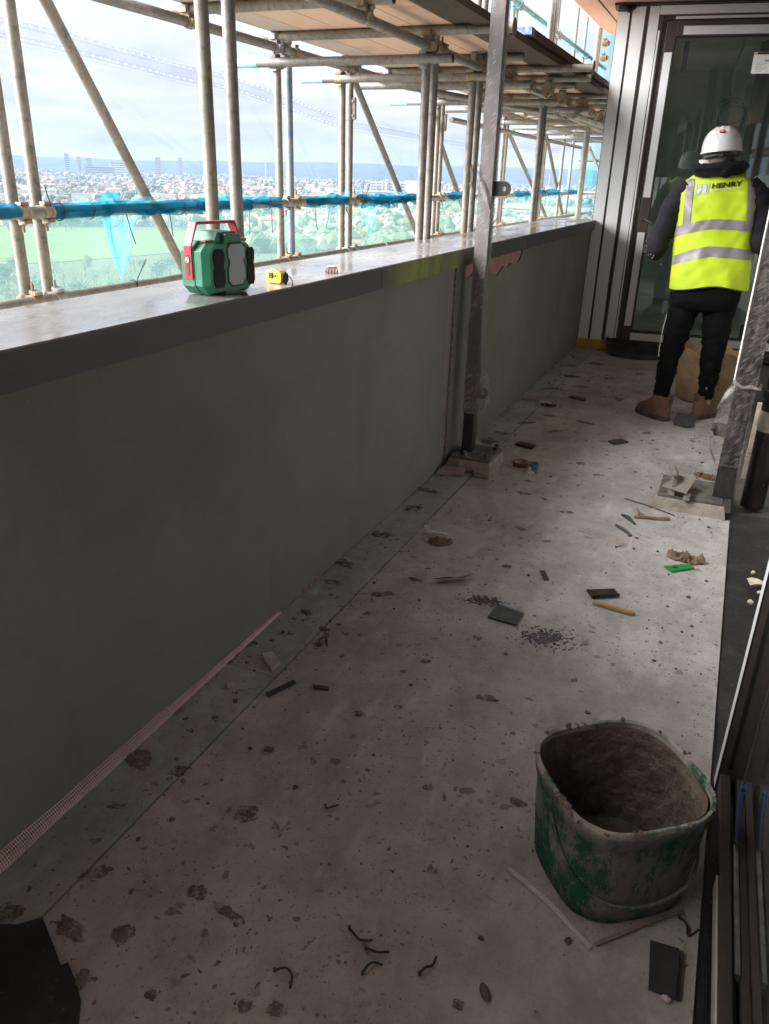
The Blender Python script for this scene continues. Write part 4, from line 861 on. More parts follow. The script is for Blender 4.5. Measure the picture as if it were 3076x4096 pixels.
def caked(u, v):        # mortar stuck to the inside of the right and far walls
    a = R(-145) + u*R(360); z = lerp(0.014, HB - 0.012, v)
    k = 2*math.pi; e = 3.2; t = a - R(38); ct, st_ = math.cos(t), math.sin(t)
    rr = (abs(ct)**e + abs(st_)**e)**(-1/e) * lerp(0.144, 0.165, v)
    edge = min(1, 9*(1-v) + 0.15) * (0.10 + 0.90*max(0, math.cos(a - R(35)))**0.6)
    th = (0.002 + 0.012*max(0, noise.noise(Vector((a*6, z*34, 2)))+0.2) + 0.006*max(0, noise.noise(Vector((a*24, z*110, 7))))) * edge
    return ((rr - 0.004 - th)*math.cos(a), (rr - 0.004 - th)*math.sin(a), z)
sheet('caked_mortar', caked, 160, 46, M['mortar'], bk)
b = MB(); b.lathe([(0.0005,0.030),(0.05,0.028),(0.09,0.026),(0.125,0.034)], (0,0,0), 30, cap0=False, cap1=False); b.build('bottom_mortar', M['mortar'], bk, True)
b = MB(); random.seed(6)
for k in range(26):
    a = random.uniform(0, 2*math.pi); t = a - R(38); rr = (abs(math.cos(t))**3.2 + abs(math.sin(t))**3.2)**(-1/3.2)*0.173
    b.lump((rr*math.cos(a), rr*math.sin(a), HB + random.uniform(-0.006, 0.002)), (random.uniform(.004,.012), random.uniform(.004,.009), random.uniform(.003,.006)), k, a)
b.build('rim_crumbs', M['mortar'], bk)['kind'] = 'stuff'
b = MB()
def on_wall(a, z, off=0.006):
    t = a - R(38); rr = (abs(math.cos(t))**3.2 + abs(math.sin(t))**3.2)**(-1/3.2)*lerp(0.150, 0.170, z/HB) + off
    return (rr*math.cos(a), rr*math.sin(a), z)
a0, a1 = R(-142), R(38)
b.path([on_wall(lerp(a0, a1, t), 0.225 - 0.165*math.sin(math.pi*t)**0.8, 0.007 + 0.006*math.sin(math.pi*t)) for t in [k/22 for k in range(23)]], 0.0042, 7); b.build('handle', M['bucket'], bk, True)
for a in (a0, a1):
    b = MB(); p, q = Vector(on_wall(a, 0.225, -0.004)), Vector(on_wall(a, 0.225, 0.014)); b.path([p, q], 0.014, 14); b.build('handle_boss', M['bucket'], bk, True)
# bent pale trim strips lying round the bucket
def strip(name, pts, w, h, m, label, cat):
    pts = [Vector((x, y, 0.0)) for x, y in pts]; L_, R_ = [], []
    for i, p in enumerate(pts):
        t = (pts[min(i+1, len(pts)-1)] - pts[max(0, i-1)]).normalized(); n_ = Vector((-t.y, t.x, 0)); L_.append(p + n_*w/2); R_.append(p - n_*w/2)
    b = MB(); rings = [[l + Vector((0,0,0.003)), r + Vector((0,0,0.003)), r + Vector((0,0,0.003+h)), l + Vector((0,0,0.003+h*0.8))] for l, r in zip(L_, R_)]
    b.loft(rings); return tag(b.build(name, m, bevel=0.001), label, cat)
M['trim'] = plain('dusty_white_trim', (0.62,0.60,0.57), (0.48,0.46,0.43), 25, 0.6)
strip('trim_offcut', [(-0.236,1.377), (-0.20,1.362), (-0.172,1.347), (-0.14,1.331), (-0.104,1.308), (-0.06,1.277), (-0.022,1.250)], 0.011, 0.008, M['trim'], 'long bent pale trim strip in front of the bucket, left side', 'trim')
strip('trim_offcut', [(-0.016,1.264), (0.03,1.312), (0.075,1.362), (0.118,1.402), (0.15,1.432)], 0.010, 0.006, plain('muddy_trim', (0.30,0.27,0.23), (0.18,0.15,0.12), 30, 0.8), 'short grey trim strip under the bucket\'s right side', 'trim')

# ------------------------------------------------------------------ the worker
PL = Vector((-0.20, 5.62, 0.0))
pe = thing('person', 'worker in yellow high-visibility vest, white helmet and black trousers, facing the glass door', 'person', PL)
def own(o, par_=None):
    o.parent = par_ or pe; o.matrix_parent_inverse = Matrix.Translation(-PL) if par_ is None else Matrix.Identity(4); return o
M['skin'] = plain('skin', (0.42,0.25,0.18), (0.38,0.22,0.16), 20, 0.5)
M['hiviz'] = plain('fluorescent_yellow_fabric', (0.46,0.62,0.008), (0.41,0.56,0.007), 9, 0.65, bump=0.25, bscale=24, bdist=0.004)
M['reflect'] = plain('grey_reflective_tape', (0.24,0.22,0.24), (0.20,0.185,0.20), 8, 0.35, 0.0, bump=0.1)
M['hoodie'] = plain('black_hoodie_fabric', (0.008,0.008,0.010), (0.013,0.0125,0.015), 14, 0.9, bump=0.6, bscale=60, bdist=0.006, spec=0.15)
M['sleeve_grey'] = plain('paint_flecked_grey_sleeve', (0.022,0.0215,0.027), (0.015,0.0145,0.018), 12, 0.85, bump=0.6, bscale=50, bdist=0.006, spec=0.15)
M['trousers'] = plain('black_jogger_fabric', (0.0035,0.0035,0.004), (0.006,0.006,0.0065), 12, 0.85, bump=0.5, bscale=40, bdist=0.006, spec=0.12)
M['boot'] = plain('tan_boot_leather', (0.155,0.085,0.052), (0.085,0.048,0.032), 14, 0.7, bump=0.4)
M['sole'] = plain('boot_sole', (0.035,0.028,0.023), (0.08,0.062,0.046), 20, 0.8)
HC = Vector((-0.225, 5.715, 1.665))       # head centre
EL, ER = Vector((-0.515, 5.60, 1.105)), Vector((0.115, 5.585, 1.17))      # elbows
WL, WR = Vector((-0.475, 5.87, 1.185)), Vector((0.085, 5.84, 1.28))       # wrists
def body():
    V, E_, Rr = [], [], []
    def v(p, r): V.append(tuple(Vector(p))); Rr.append(r); return len(V) - 1
    def ch(i, *ps):
        for p, r in ps: j = v(p, r); E_.append((i, j)); i = j
        return i
    pel = v((-0.165, 5.63, 0.92), 0.12)
    chest = ch(pel, ((-0.175, 5.64, 1.08), 0.11), ((-0.19, 5.66, 1.28), 0.125), ((-0.20, 5.675, 1.42), 0.10))
    neck = ch(chest, ((-0.215, 5.69, 1.53), 0.055), ((-0.22, 5.705, 1.59), 0.058))
    head = ch(neck, ((HC.x, HC.y, 1.645), 0.082), ((HC.x, HC.y + 0.005, 1.70), 0.080), ((HC.x, HC.y, 1.755), 0.055))
    def hand(w, d, side, thumb):
        """palm along d, four fingers curled round the handle, thumb from the side of the palm"""
        d = Vector(d).normalized(); s_ = Vector(side).normalized(); cur = d.cross(s_).normalized()
        palm = ch(w, (Vector(V[w]) + d*0.055, 0.026))
        for k, ln in enumerate((0.030, 0.034, 0.032, 0.025)):
            o_ = Vector(V[palm]) + s_*((k - 1.5)*0.019) + d*0.028
            ch(palm, (o_, 0.0095), (o_ + d*ln*0.6 + cur*ln*0.45, 0.0085), (o_ + d*ln*0.35 + cur*ln*1.2, 0.008))
        o_ = Vector(V[w]) + d*0.03 + s_*(-0.030)
        ch(w, (o_, 0.011), (o_ + d*0.026 - s_*0.018 + cur*0.008, 0.0095), (o_ + d*0.048 - s_*0.012 + cur*0.02, 0.0085))
    sl = ch(chest, ((-0.36, 5.675, 1.45), 0.062)); el = ch(sl, (EL, 0.045)); w = ch(el, (lerp(EL, WL, .5), 0.040), (WL, 0.028)); hand(w, (-0.25, 0.9, 0.3), (0.1, 0.3, -1), 1)
    sr = ch(chest, ((-0.03, 5.68, 1.47), 0.062)); er = ch(sr, (ER, 0.045)); w = ch(er, (lerp(ER, WR, .5), 0.040), (WR, 0.028)); hand(w, (-0.1, 0.9, 0.45), (-0.1, 0.4, -1), -1)
    for hx, kn, an, toe in (((-0.27, 5.63, 0.86), (-0.305, 5.615, 0.47), (-0.322, 5.62, 0.11), (-0.40, 5.70, 0.05)), ((-0.075, 5.63, 0.88), (-0.055, 5.655, 0.50), (-0.042, 5.72, 0.11), (0.0, 5.85, 0.05))):
        ch(pel, (hx, 0.085), (lerp(Vector(hx), Vector(kn), .5), 0.070), (kn, 0.052), (lerp(Vector(kn), Vector(an), .35), 0.055), (an, 0.038), (toe, 0.030))
    me = bpy.data.meshes.new('body'); me.from_pydata(V, E_, []); me.materials.append(M['skin'])
    o = bpy.data.objects.new('body', me); COL.objects.link(o)
    o.modifiers.new('skin', 'SKIN'); sv = me.skin_vertices[0].data
    for i, r in enumerate(Rr): sv[i].radius = (r, r)
    sv[pel].use_root = True
    s_ = o.modifiers.new('sub', 'SUBSURF'); s_.levels = 2; s_.render_levels = 2
    o.modifiers['skin'].use_smooth_shade = True
    return own(o)
body()
b = MB()                                     # face: nose, brow, jaw and ears
b.lump((HC.x, HC.y + 0.098, HC.z - 0.015), (0.014, 0.022, 0.026), 1, rough=0.1); b.lump((HC.x, HC.y + 0.045, HC.z - 0.06), (0.05, 0.055, 0.045), 2, rough=0.1)
for s in (-1, 1): b.lump((HC.x + s*0.082, HC.y - 0.004, HC.z - 0.015), (0.010, 0.020, 0.030), 3, rough=0.2); b.lump((HC.x + s*0.03, HC.y + 0.086, HC.z + 0.01), (0.012, 0.006, 0.007), 5, rough=0)
b.box((HC.x, HC.y + 0.092, HC.z - 0.055), (0.04, 0.01, 0.006)); own(b.build('face', M['skin'], None, True, ang=80))
b = MB(); b.loft([[(HC.x + a*math.cos(t), HC.y - 0.010 + c*math.sin(t), z) for t in [2*math.pi*k/24 for k in range(24)]] for z, a, c in ((HC.z - 0.075, 0.060, 0.062), (HC.z - 0.04, 0.078, 0.082), (HC.z + 0.02, 0.088, 0.094), (HC.z + 0.05, 0.086, 0.09))])
own(b.build('hair', plain('short_grey_hair', (0.16,0.13,0.115), (0.25,0.21,0.19), 60, 0.9), None, True, ang=80))
# helmet: ridged dome tilted forward, brim, nape strap, badge
hel = bpy.data.objects.new('helmet', None)
TM = Matrix.Translation(HC + Vector((0.0, 0.0, 0.028))) @ Matrix.Rotation(R(-9), 4, 'X') @ Matrix.Rotation(R(-6), 4, 'Y')
def hpt(th, ph, off=0.0):
    """th round (0 = +X, 90 = front), ph 0 rim .. 90 crown"""
    a, c, h = 0.116, 0.140, 0.128; ct, cp = math.cos(th), math.cos(ph)
    x, y, z = a*cp**0.72*ct, c*cp**0.72*math.sin(th), h*math.sin(ph)**0.95
    ridge = 0.0
    for rx in (-0.034, 0.0, 0.034): ridge += 0.0045*math.exp(-((x - rx)/0.008)**2)
    ridge *= min(1, max(0, (math.degrees(ph) - 25)/20))
    n_ = Vector((x/a**2, y/c**2, z/h**2)); n_.normalize()
    return Vector((x, y, z)) + n_*(ridge + off)
b = MB(); rings = []
for ph in (0, 6, 14, 24, 36, 48, 60, 72, 82, 88): rings.append([TM @ hpt(2*math.pi*k/72, R(ph)) for k in range(72)])
rim = [];
for k in range(72):
    t = 2*math.pi*k/72; f = max(0, math.sin(t))**3; g = max(0, -math.sin(t))
    p = hpt(t, 0); ex = 0.006 + 0.05*f + 0.008*g; rim.append(TM @ (p + Vector((math.cos(t)*0.006, math.sin(t)*ex, -0.012 - 0.020*g - 0.012*f))))
rim2 = [p + Vector((0, 0, -0.004)) for p in rim]
inn = [TM @ (hpt(2*math.pi*k/72, 0)*0.96 + Vector((0, 0, -0.004))) for k in range(72)]
b.loft([inn, rim2, rim] + rings, False, True); own(b.build('helmet', M['white'], None, True, ang=50))
hel = [o for o in pe.children if o.name.startswith('helmet')][0]
def onhel(dx, dz, off):                       # point on the back of the helmet shell
    ph = R(36) + dz/0.13; th = R(-90) + dx/0.12
    return TM @ hpt(th, ph, off)
b = MB(); c0 = onhel(0, 0, 0.004); ring = [onhel(0.020*math.cos(t), 0.010*math.sin(t), 0.0075) for t in [2*math.pi*k/24 for k in range(24)]]; ring0 = [onhel(0.021*math.cos(t), 0.011*math.sin(t), 0.0) for t in [2*math.pi*k/24 for k in range(24)]]
b.loft([ring0, ring], False, True); bd = own(b.build('badge', M['red']), hel)
def text_mesh(body_, size, bold=0.0):
    cu = bpy.data.curves.new('t', 'FONT'); cu.body = body_; cu.size = size; cu.offset = bold; cu.resolution_u = 3
    o = bpy.data.objects.new('t', cu); COL.objects.link(o); dg = bpy.context.evaluated_depsgraph_get()
    me = bpy.data.meshes.new_from_object(o.evaluated_get(dg)); vs_ = [tuple(v.co) for v in me.vertices]; fs_ = [tuple(p.vertices) for p in me.polygons]
    bpy.data.objects.remove(o); bpy.data.curves.remove(cu); bpy.data.meshes.remove(me); return vs_, fs_
vs_, fs_ = text_mesh('JSP', 0.0125, 0.0003); w_ = max(v[0] for v in vs_)
b = MB(); b.add([onhel(v[0] - w_/2, v[1] - 0.0045, 0.0082) for v in vs_], fs_); own(b.build('badge_letters', M['paper']), bd)
b = MB(); pts = [TM @ Vector((0.098*math.cos(t), -0.004 + 0.112*math.sin(t), -0.048)) for t in [R(185 + 170*k/20) for k in range(21)]]
b.path(pts, 0.0085, 6); b.box(TM @ Vector((0.0, -0.120, -0.046)), (0.028, 0.010, 0.026)); own(b.build('nape_strap', plain('grey_strap', (0.06,0.055,0.065)), None, True, ang=50), hel)
b = MB()                                       # white scarf edge at the left of the neck
b.loft([[Vector((HC.x - 0.075 + 0.03*t + dx*0.5, HC.y - 0.055 - 0.02*t + 0.0*dx, 1.635 - 0.12*t)) + Vector((dx, dy, 0)) for dx, dy in ((-0.03,0.02),(-0.005,-0.012),(0.02,0.0),(0.0,0.04))] for t in (0, 0.35, 0.7, 1.0)]); own(b.build('scarf', plain('off_white_scarf', (0.6,0.57,0.55)), None, True, ang=80))
# torso profile: z -> centre x, centre y, half width, half depth
TOR = [(0.80, -0.150, 5.640, 0.236, 0.165), (0.88, -0.152, 5.640, 0.240, 0.165), (1.00, -0.160, 5.640, 0.238, 0.158), (1.12, -0.174, 5.645, 0.236, 0.152), (1.25, -0.183, 5.655, 0.238, 0.150), (1.36, -0.190, 5.665, 0.242, 0.150), (1.44, -0.198, 5.672, 0.240, 0.140), (1.50, -0.204, 5.680, 0.215, 0.120), (1.55, -0.208, 5.688, 0.155, 0.098), (1.585, -0.212, 5.692, 0.105, 0.080)]
TE = 2.5
def tfold(x, z):
    d = 0.020*noise.noise(Vector((x*9 + z*4, z*3.0, 0))) + 0.008*noise.noise(Vector((x*19 - z*11, z*7.0, 3))) + 0.016*noise.noise(Vector((x*4 + z*1.5, z*1.1, 4)))*max(0, (1.25 - z))
    d += 0.012*math.exp(-((x + 0.02 + 0.10*(1.1 - z))/0.03)**2)*max(0, min(1, (1.15 - z)/0.25))
    return d
def backy(x, z, off=0.0):
    cx_, cy_, a, c = table(TOR, z); t = min(0.999, abs((x - cx_)/a)); return cy_ - c*(1 - t**TE)**(1/TE) - off - tfold(x, z)
def hemz(x): return 0.862 + 0.045*math.exp(-((x + 0.10)/0.17)**2) + 0.06*(x + 0.15)*0.3
def vring(z, off, n=72, clamp=True):
    cx_, cy_, a, c = table(TOR, z); P = []
    for x, y, zz in sup((cx_, cy_, z), a + off, c + off, TE, n):
        zz2 = max(z, hemz(x)) if clamp else z
        yy = y - (tfold(x, z) if y < cy_ else -0.5*tfold(x, z)); P.append((x, yy, zz2))
    return P
zs = [0.845 + k*0.0175 for k in range(43)]
b = MB(); b.loft([vring(z, 0.0) for z in zs if z <= 1.586], False, False); vest = own(b.build('vest', M['hiviz'], None, True, ang=75)); sm = vest.modifiers.new('thick', 'SOLIDIFY'); sm.thickness = 0.004
def patch(name, x0, x1, zf0, zf1, m, off=0.003, nx=40, nz=5, par_=None, wrap=False):
    """cloth patch on the back of the vest; zf give the lower/upper edge over x"""
    def P(u, v): x = lerp(x0, x1, u); z = lerp(zf0(x), zf1(x), v); return (x, backy(x, z, off), z)
    return own(sheet(name, P, nx, nz, M[m]), par_ or vest)
def arc(zl, zm, zr): return lambda x: zm - (zm - zl)*max(0, (-0.16 - x)/0.26)**1.6 - (zm - zr)*max(0, (x + 0.12)/0.20)**1.8
patch('reflective_band', -0.415, 0.058, arc(1.175, 1.245, 1.225), arc(1.240, 1.302, 1.285), 'reflect'); patch('reflective_band', -0.400, 0.082, arc(0.995, 1.082, 1.068), arc(1.055, 1.145, 1.125), 'reflect')
def side_band(name, zl, zh, sgn):               # the bands carry on round the flanks
    rows = []
    for j in range(5):
        z = lerp(zl, zh, j/4); cx_, cy_, a, c = table(TOR, z); rows.append([])
        for k in range(14):
            t = R(-8 - 60*0) + 0; th = R(lerp(-60, 75, k/13)); ct, st_ = math.cos(th), math.sin(th)
            x = cx_ + sgn*(a + 0.004)*math.copysign(abs(ct)**(2/TE), ct); y = cy_ + (c + 0.004)*math.copysign(abs(st_)**(2/TE), st_); rows[-1].append((x, y - (tfold(x, z) if y < cy_ else 0), z))
    b = MB(); b.loft(rows, False, False, closed=False); return own(b.build(name, M['reflect'], None, True), vest)
def strap(x0, x1, x2, x3, z0, z1):
    def P(u, v):
        z = lerp(z0, z1, v); x = lerp(lerp(x0, x2, v), lerp(x1, x3, v), u); return (x, backy(x, z, 0.0045), z)
    return own(sheet('reflective_strap', P, 5, 16, M['reflect']), vest)
strap(-0.368, -0.322, -0.392, -0.345, 1.24, 1.525); strap(0.004, 0.046, -0.040, 0.004, 1.24, 1.530)
b = MB()                                        # black binding round the hem
ring = vring(0.845, 0.001); b.path([Vector(p) for p in ring] + [Vector(ring[0])], 0.0045, 5, caps=False); own(b.build('hem_binding', M['black'], None, True), vest)
def back_text(s_, size, bold, x0, z0, w, slope, m, name, h=None):
    vs_, fs_ = text_mesh(s_, size, bold); x_max = max(v[0] for v in vs_); k = w/x_max; kz = (h/max(v[1] for v in vs_)) if h else k
    b = MB(); P = []
    for v in vs_:
        x = x0 + v[0]*k; z = z0 + v[1]*kz + slope*(x - x0); P.append((x, backy(x, z, 0.0065), z))
    b.add(P, fs_); return own(b.build(name, m), vest)
back_text('HENRY', 0.04, 0.0016, -0.238, 1.474, 0.172, 0.13, M['black'], 'lettering', 0.027)
back_text('CONSTRUCTION', 0.02, 0.0, -0.240, 1.456, 0.174, 0.10, plain('silver_print', (0.62,0.66,0.45)), 'lettering', 0.0115)
b = MB()
def lq(x0, x1, z0, z1):
    n = 5; b.add([(lerp(x0,x1,i/n), backy(lerp(x0,x1,i/n), z, 0.0065), z + 0.13*(lerp(x0,x1,i/n) + 0.238)) for z in (z0, z1) for i in range(n+1)], [(i, i+1, n+2+i, n+1+i) for i in range(n)])
for q in ((-0.327,-0.3215,1.449,1.503), (-0.259,-0.2535,1.449,1.503), (-0.327,-0.2535,1.446,1.4505), (-0.327,-0.2535,1.5015,1.506), (-0.316,-0.296,1.454,1.498), (-0.284,-0.264,1.454,1.498), (-0.296,-0.284,1.471,1.481)): lq(*q)
own(b.build('logo_print', plain('silver_logo', (0.55,0.60,0.62))), vest)
# hoodie: collar / hood bunched on the shoulders, sleeves
b = MB()
def hood(u, v):
    t = 2*math.pi*u; cx_, cy_ = HC.x + 0.012, HC.y - 0.045
    rx = table([(0, 0.070), (0.25, 0.135), (0.6, 0.160), (1.0, 0.135)], v)[0]; ry = table([(0, 0.075), (0.25, 0.12), (0.6, 0.135), (1.0, 0.115)], v)[0]
    z = table([(0, 1.575), (0.2, 1.622), (0.45, 1.612), (0.75, 1.585), (1.0, 1.548)], v)[0]
    back = max(0, -math.sin(t)); z += 0.012*math.cos(t)*1.0 - back*0.006*v + 0.010*noise.noise(Vector((math.cos(t)*3, math.sin(t)*3, v*5)))
    k = 1 + 0.10*noise.noise(Vector((math.cos(t)*2.2, math.sin(t)*2.2, v*4 + 3))) + back*0.10
    return (cx_ + rx*k*math.cos(t)*1.02, cy_ + ry*k*math.sin(t), z)
own(sheet('hood', hood, 48, 14, M['hoodie']))
def hood_point(u, v):                           # the hood's point lying over the vest
    x = HC.x + 0.055 + (u - 0.5)*lerp(0.18, 0.012, v); z = lerp(1.60, 1.526, v); return (x, backy(min(max(x,-0.4),0.0), 1.50, 0.0) + 0.03 - 0.055*math.sin(math.pi*min(1, v*0.9 + 0.1))*(1 - (2*u-1)**2) - 0.0, z)
own(sheet('hood', hood_point, 14, 10, M['hoodie']))
def limb(name, pts, rad, m, n=20, seed=0, wr=0.012, segs=44):
    pts = [Vector(p) for p in pts]; P, Rr = [], []
    k = len(pts) - 1
    for i in range(segs + 1):
        s_ = i/segs*k; j = min(int(s_), k - 1); f = s_ - j
        p0, p1, p2, p3 = pts[max(j-1,0)], pts[j], pts[j+1], pts[min(j+2,k)]
        P.append(0.5*((2*p1) + (p2 - p0)*f + (2*p0 - 5*p1 + 4*p2 - p3)*f*f + (3*p1 - p0 - 3*p2 + p3)*f**3)); Rr.append(lerp(rad[j], rad[j+1], f))
    rings = []; ref = Vector((1,0,0))
    for i, p in enumerate(P):
        t = (P[min(i+1, segs)] - P[max(i-1, 0)]).normalized(); a = (ref - t*ref.dot(t)).normalized(); ref = a; c = t.cross(a)
        ring = []
        for q in range(n):
            an = 2*math.pi*q/n; d = a*math.cos(an) + c*math.sin(an)
            w = wr*noise.noise(Vector((d.x*1.5, d.y*1.5, i*0.42 + seed))) + wr*0.6*noise.noise(Vector((d.x*3, d.z*3, i*0.9 + seed)))
            ring.append(p + d*(Rr[i] + w))
        rings.append(ring)
    b = MB(); b.loft(rings); return own(b.build(name, m, None, True, ang=80))
limb('sleeve', [(-0.36, 5.675, 1.455), (-0.425, 5.66, 1.39), (-0.475, 5.63, 1.25), EL, (-0.525, 5.70, 1.12), WL], [0.085, 0.083, 0.073, 0.070, 0.058, 0.042], M['sleeve_grey'], seed=1)
limb('sleeve', [(-0.04, 5.68, 1.475), (0.03, 5.665, 1.42), (0.085, 5.63, 1.30), ER, (0.13, 5.68, 1.19), WR], [0.085, 0.083, 0.073, 0.068, 0.056, 0.042], M['hoodie'], seed=7)
random.seed(4); b = MB()
for k in range(38):                             # dried plaster on the left elbow
    an = random.uniform(math.pi*0.8, math.pi*1.9); z = random.gauss(1.10, 0.03); r = 0.066
    b.lump((EL.x + r*math.cos(an), EL.y + r*math.sin(an)*0.98, z), (random.uniform(.002,.006),)*2 + (random.uniform(.002,.007),), k)
own(b.build('plaster_flecks', plain('dried_plaster', (0.26,0.25,0.235))))['kind'] = 'stuff'
# trousers
b = MB(); b.loft([sup((x, y, z), a, c, 2.4, 40) for z, x, y, a, c in ((0.98,-0.160,5.64,0.205,0.135), (0.90,-0.160,5.64,0.212,0.145), (0.82,-0.165,5.635,0.215,0.150), (0.765,-0.166,5.635,0.208,0.140), (0.735,-0.166,5.64,0.18,0.10))]); tr = own(b.build('trousers', M['trousers'], None, True, ang=80))
limb('trouser_leg', [(-0.262, 5.635, 0.84), (-0.278, 5.632, 0.72), (-0.292, 5.622, 0.58), (-0.305, 5.612, 0.46), (-0.316, 5.605, 0.34), (-0.322, 5.612, 0.24), (-0.325, 5.62, 0.165)], [0.106, 0.098, 0.080, 0.068, 0.064, 0.056, 0.047], M['trousers'], 24, 2, 0.012, 46).parent = tr
limb('trouser_leg', [(-0.068, 5.635, 0.85), (-0.060, 5.64, 0.73), (-0.054, 5.648, 0.60), (-0.050, 5.655, 0.49), (-0.050, 5.675, 0.36), (-0.046, 5.70, 0.26), (-0.044, 5.715, 0.185)], [0.106, 0.100, 0.086, 0.075, 0.070, 0.057, 0.046], M['trousers'], 24, 9, 0.012, 46).parent = tr
for o in list(tr.children): o.matrix_parent_inverse = Matrix.Identity(4)
b = MB(); b.path([(-0.375, 5.60, 0.70), (-0.384, 5.595, 0.60), (-0.386, 5.585, 0.50), (-0.384, 5.58, 0.42)], 0.0022, 6); o = own(b.build('side_stripe', M['paper'])); 
for kx, ky, kz, r in ((-0.325, 5.62, 0.165, 0.053), (-0.044, 5.715, 0.185, 0.051)):
    b = MB(); b.lathe([(r - 0.004, -0.04), (r + 0.002, -0.03), (r + 0.002, 0.02), (r - 0.002, 0.03)], (kx, ky, kz), 22); own(b.build('cuff', M['trousers'], None, True))
def boot(x, y, ang, seed):
    Mx = Matrix.Translation((x, y, 0)) @ Matrix.Rotation(ang, 4, 'Z')
    def ring(z, back, front, hw, e=2.6): return [Mx @ Vector(p) for p in [(q[0], q[1], z + 0.004*noise.noise(Vector((q[0]*20, q[1]*20, seed)))) for q in sup((0, (front - back)/2, z), hw, (front + back)/2, e, 28)]]
    b = MB(); b.loft([ring(0.0, 0.082, 0.205, 0.050, 3), ring(0.012, 0.085, 0.21, 0.053, 3), ring(0.032, 0.083, 0.207, 0.052, 3)]); s_ = own(b.build('boot_sole', M['sole'], None, True, ang=50))
    b = MB(); b.loft([ring(0.032, 0.080, 0.203, 0.050), ring(0.058, 0.081, 0.198, 0.050), ring(0.085, 0.080, 0.165, 0.048), ring(0.11, 0.078, 0.105, 0.047), ring(0.14, 0.075, 0.072, 0.048), ring(0.162, 0.080, 0.066, 0.052), ring(0.168, 0.078, 0.064, 0.050), ring(0.150, 0.066, 0.055, 0.040)]); u_ = own(b.build('boot', M['boot'], None, True, ang=60)); s_.parent = u_; s_.matrix_parent_inverse = Matrix.Identity(4)
    b = MB(); b.bx(-0.012, 0.012, -0.086, -0.080, 0.13, 0.185); b2 = [tuple(Mx @ Vector(v)) for v in b.v]; b.v = b2; own(b.build('pull_loop', M['sole']), u_)
    b = MB()
    for k in range(4): 
        p, q = Mx @ Vector((-0.03, 0.075 + 0.022*k, 0.135 - 0.018*k)), Mx @ Vector((0.03, 0.075 + 0.022*k, 0.135 - 0.018*k)); b.tube(p, q, 0.003, 6)
    own(b.build('boot_lace', M['boot']), u_)
boot(-0.312, 5.565, R(52), 1); boot(-0.052, 5.735, R(-32), 2)
# tools in his hands
tw = thing('pointing_trowel', 'small steel trowel held in the worker\'s left hand', 'trowel', tuple(WL + Vector((-0.03, 0.06, 0.03))), 0)
b = MB(); b.extr([(-0.02, 0.03, 0.0), (-0.09, 0.10, 0.016), (-0.155, 0.075, 0.05), (-0.10, 0.02, 0.03)], (0, 0, 0.0025)); b.build('blade', M['steel'], tw)
b = MB(); b.path([(-0.03, 0.04, 0.005), (0.0, 0.01, -0.012), (0.02, -0.01, -0.005)], 0.006, 6); b.path([(0.005, 0.0, -0.012), (0.07, -0.06, -0.03)], 0.015, 10); b.build('handle', plain('wood_handle', (0.30,0.17,0.08)), tw, True)
fl = thing('polishing_cloth', 'white ragged cloth and round grey pad held in the worker\'s right hand', 'cloth', (0.112, 5.80, 1.32), 0)
b = MB(); b.lathe([(0.046, -0.006), (0.05, 0), (0.046, 0.006)], (0,0,0), 24); b.v = [(v[0] + 0.015, v[2] - 0.14, v[1] + 0.09) for v in b.v]; b.build('pad', plain('grey_felt', (0.33,0.29,0.27)), fl, True)
sheet('rag', lambda u, v: (-0.015 + 0.07*u + 0.010*math.sin(v*9), -0.13 + 0.015*math.sin(u*7 + v*5), 0.03 - 0.12*v*(0.7 + 0.3*math.sin(u*14))), 18, 10, M['paper'], fl)
# flexible tub in front of him
tubm = plain('cement_stained_tan_tub', (0.36,0.25,0.135), (0.22,0.155,0.09), 6, 0.85, bump=0.6, bdist=0.01)
tu = thing('rubble_tub', 'tan cement-stained soft tub standing behind the worker\'s legs', 'tub', (-0.060, 6.300, 0))
def tring(z, r, seed, jag=0): return [((r + 0.012*noise.noise(Vector((math.cos(t)*2, math.sin(t)*2, z*4 + seed))))*math.cos(t), (r + 0.012*noise.noise(Vector((math.cos(t)*2, math.sin(t)*2, z*4 + seed))))*math.sin(t), z + jag*noise.noise(Vector((math.cos(t)*2.2, math.sin(t)*2.2, seed)))) for t in [2*math.pi*k/44 for k in range(44)]]
b = MB(); b.loft([tring(z, r, 3, j) for z, r, j in ((0.0,0.185,0), (0.02,0.205,0), (0.12,0.225,0), (0.25,0.238,0.01), (0.34,0.245,0.04), (0.375,0.247,0.07), (0.375,0.232,0.07), (0.30,0.225,0.03), (0.10,0.20,0), (0.06,0.19,0))]); b.build('tub_wall', tubm, tu, True, ang=70)
b = MB(); b.lathe([(0.001,0.25), (0.10,0.262), (0.2,0.24), (0.226,0.23)], (0,0,0), 26, cap0=False, cap1=False); b.build('tub_contents', M['mortar'], tu, True)
b = MB(); b.path([(-0.10, -0.19, 0.36), (-0.06, -0.235, 0.42), (0.0, -0.25, 0.465), (0.06, -0.225, 0.43), (0.09, -0.20, 0.37)], [0.012, 0.02, 0.024, 0.02, 0.012], 8); b.build('tub_handle', tubm, tu, True)
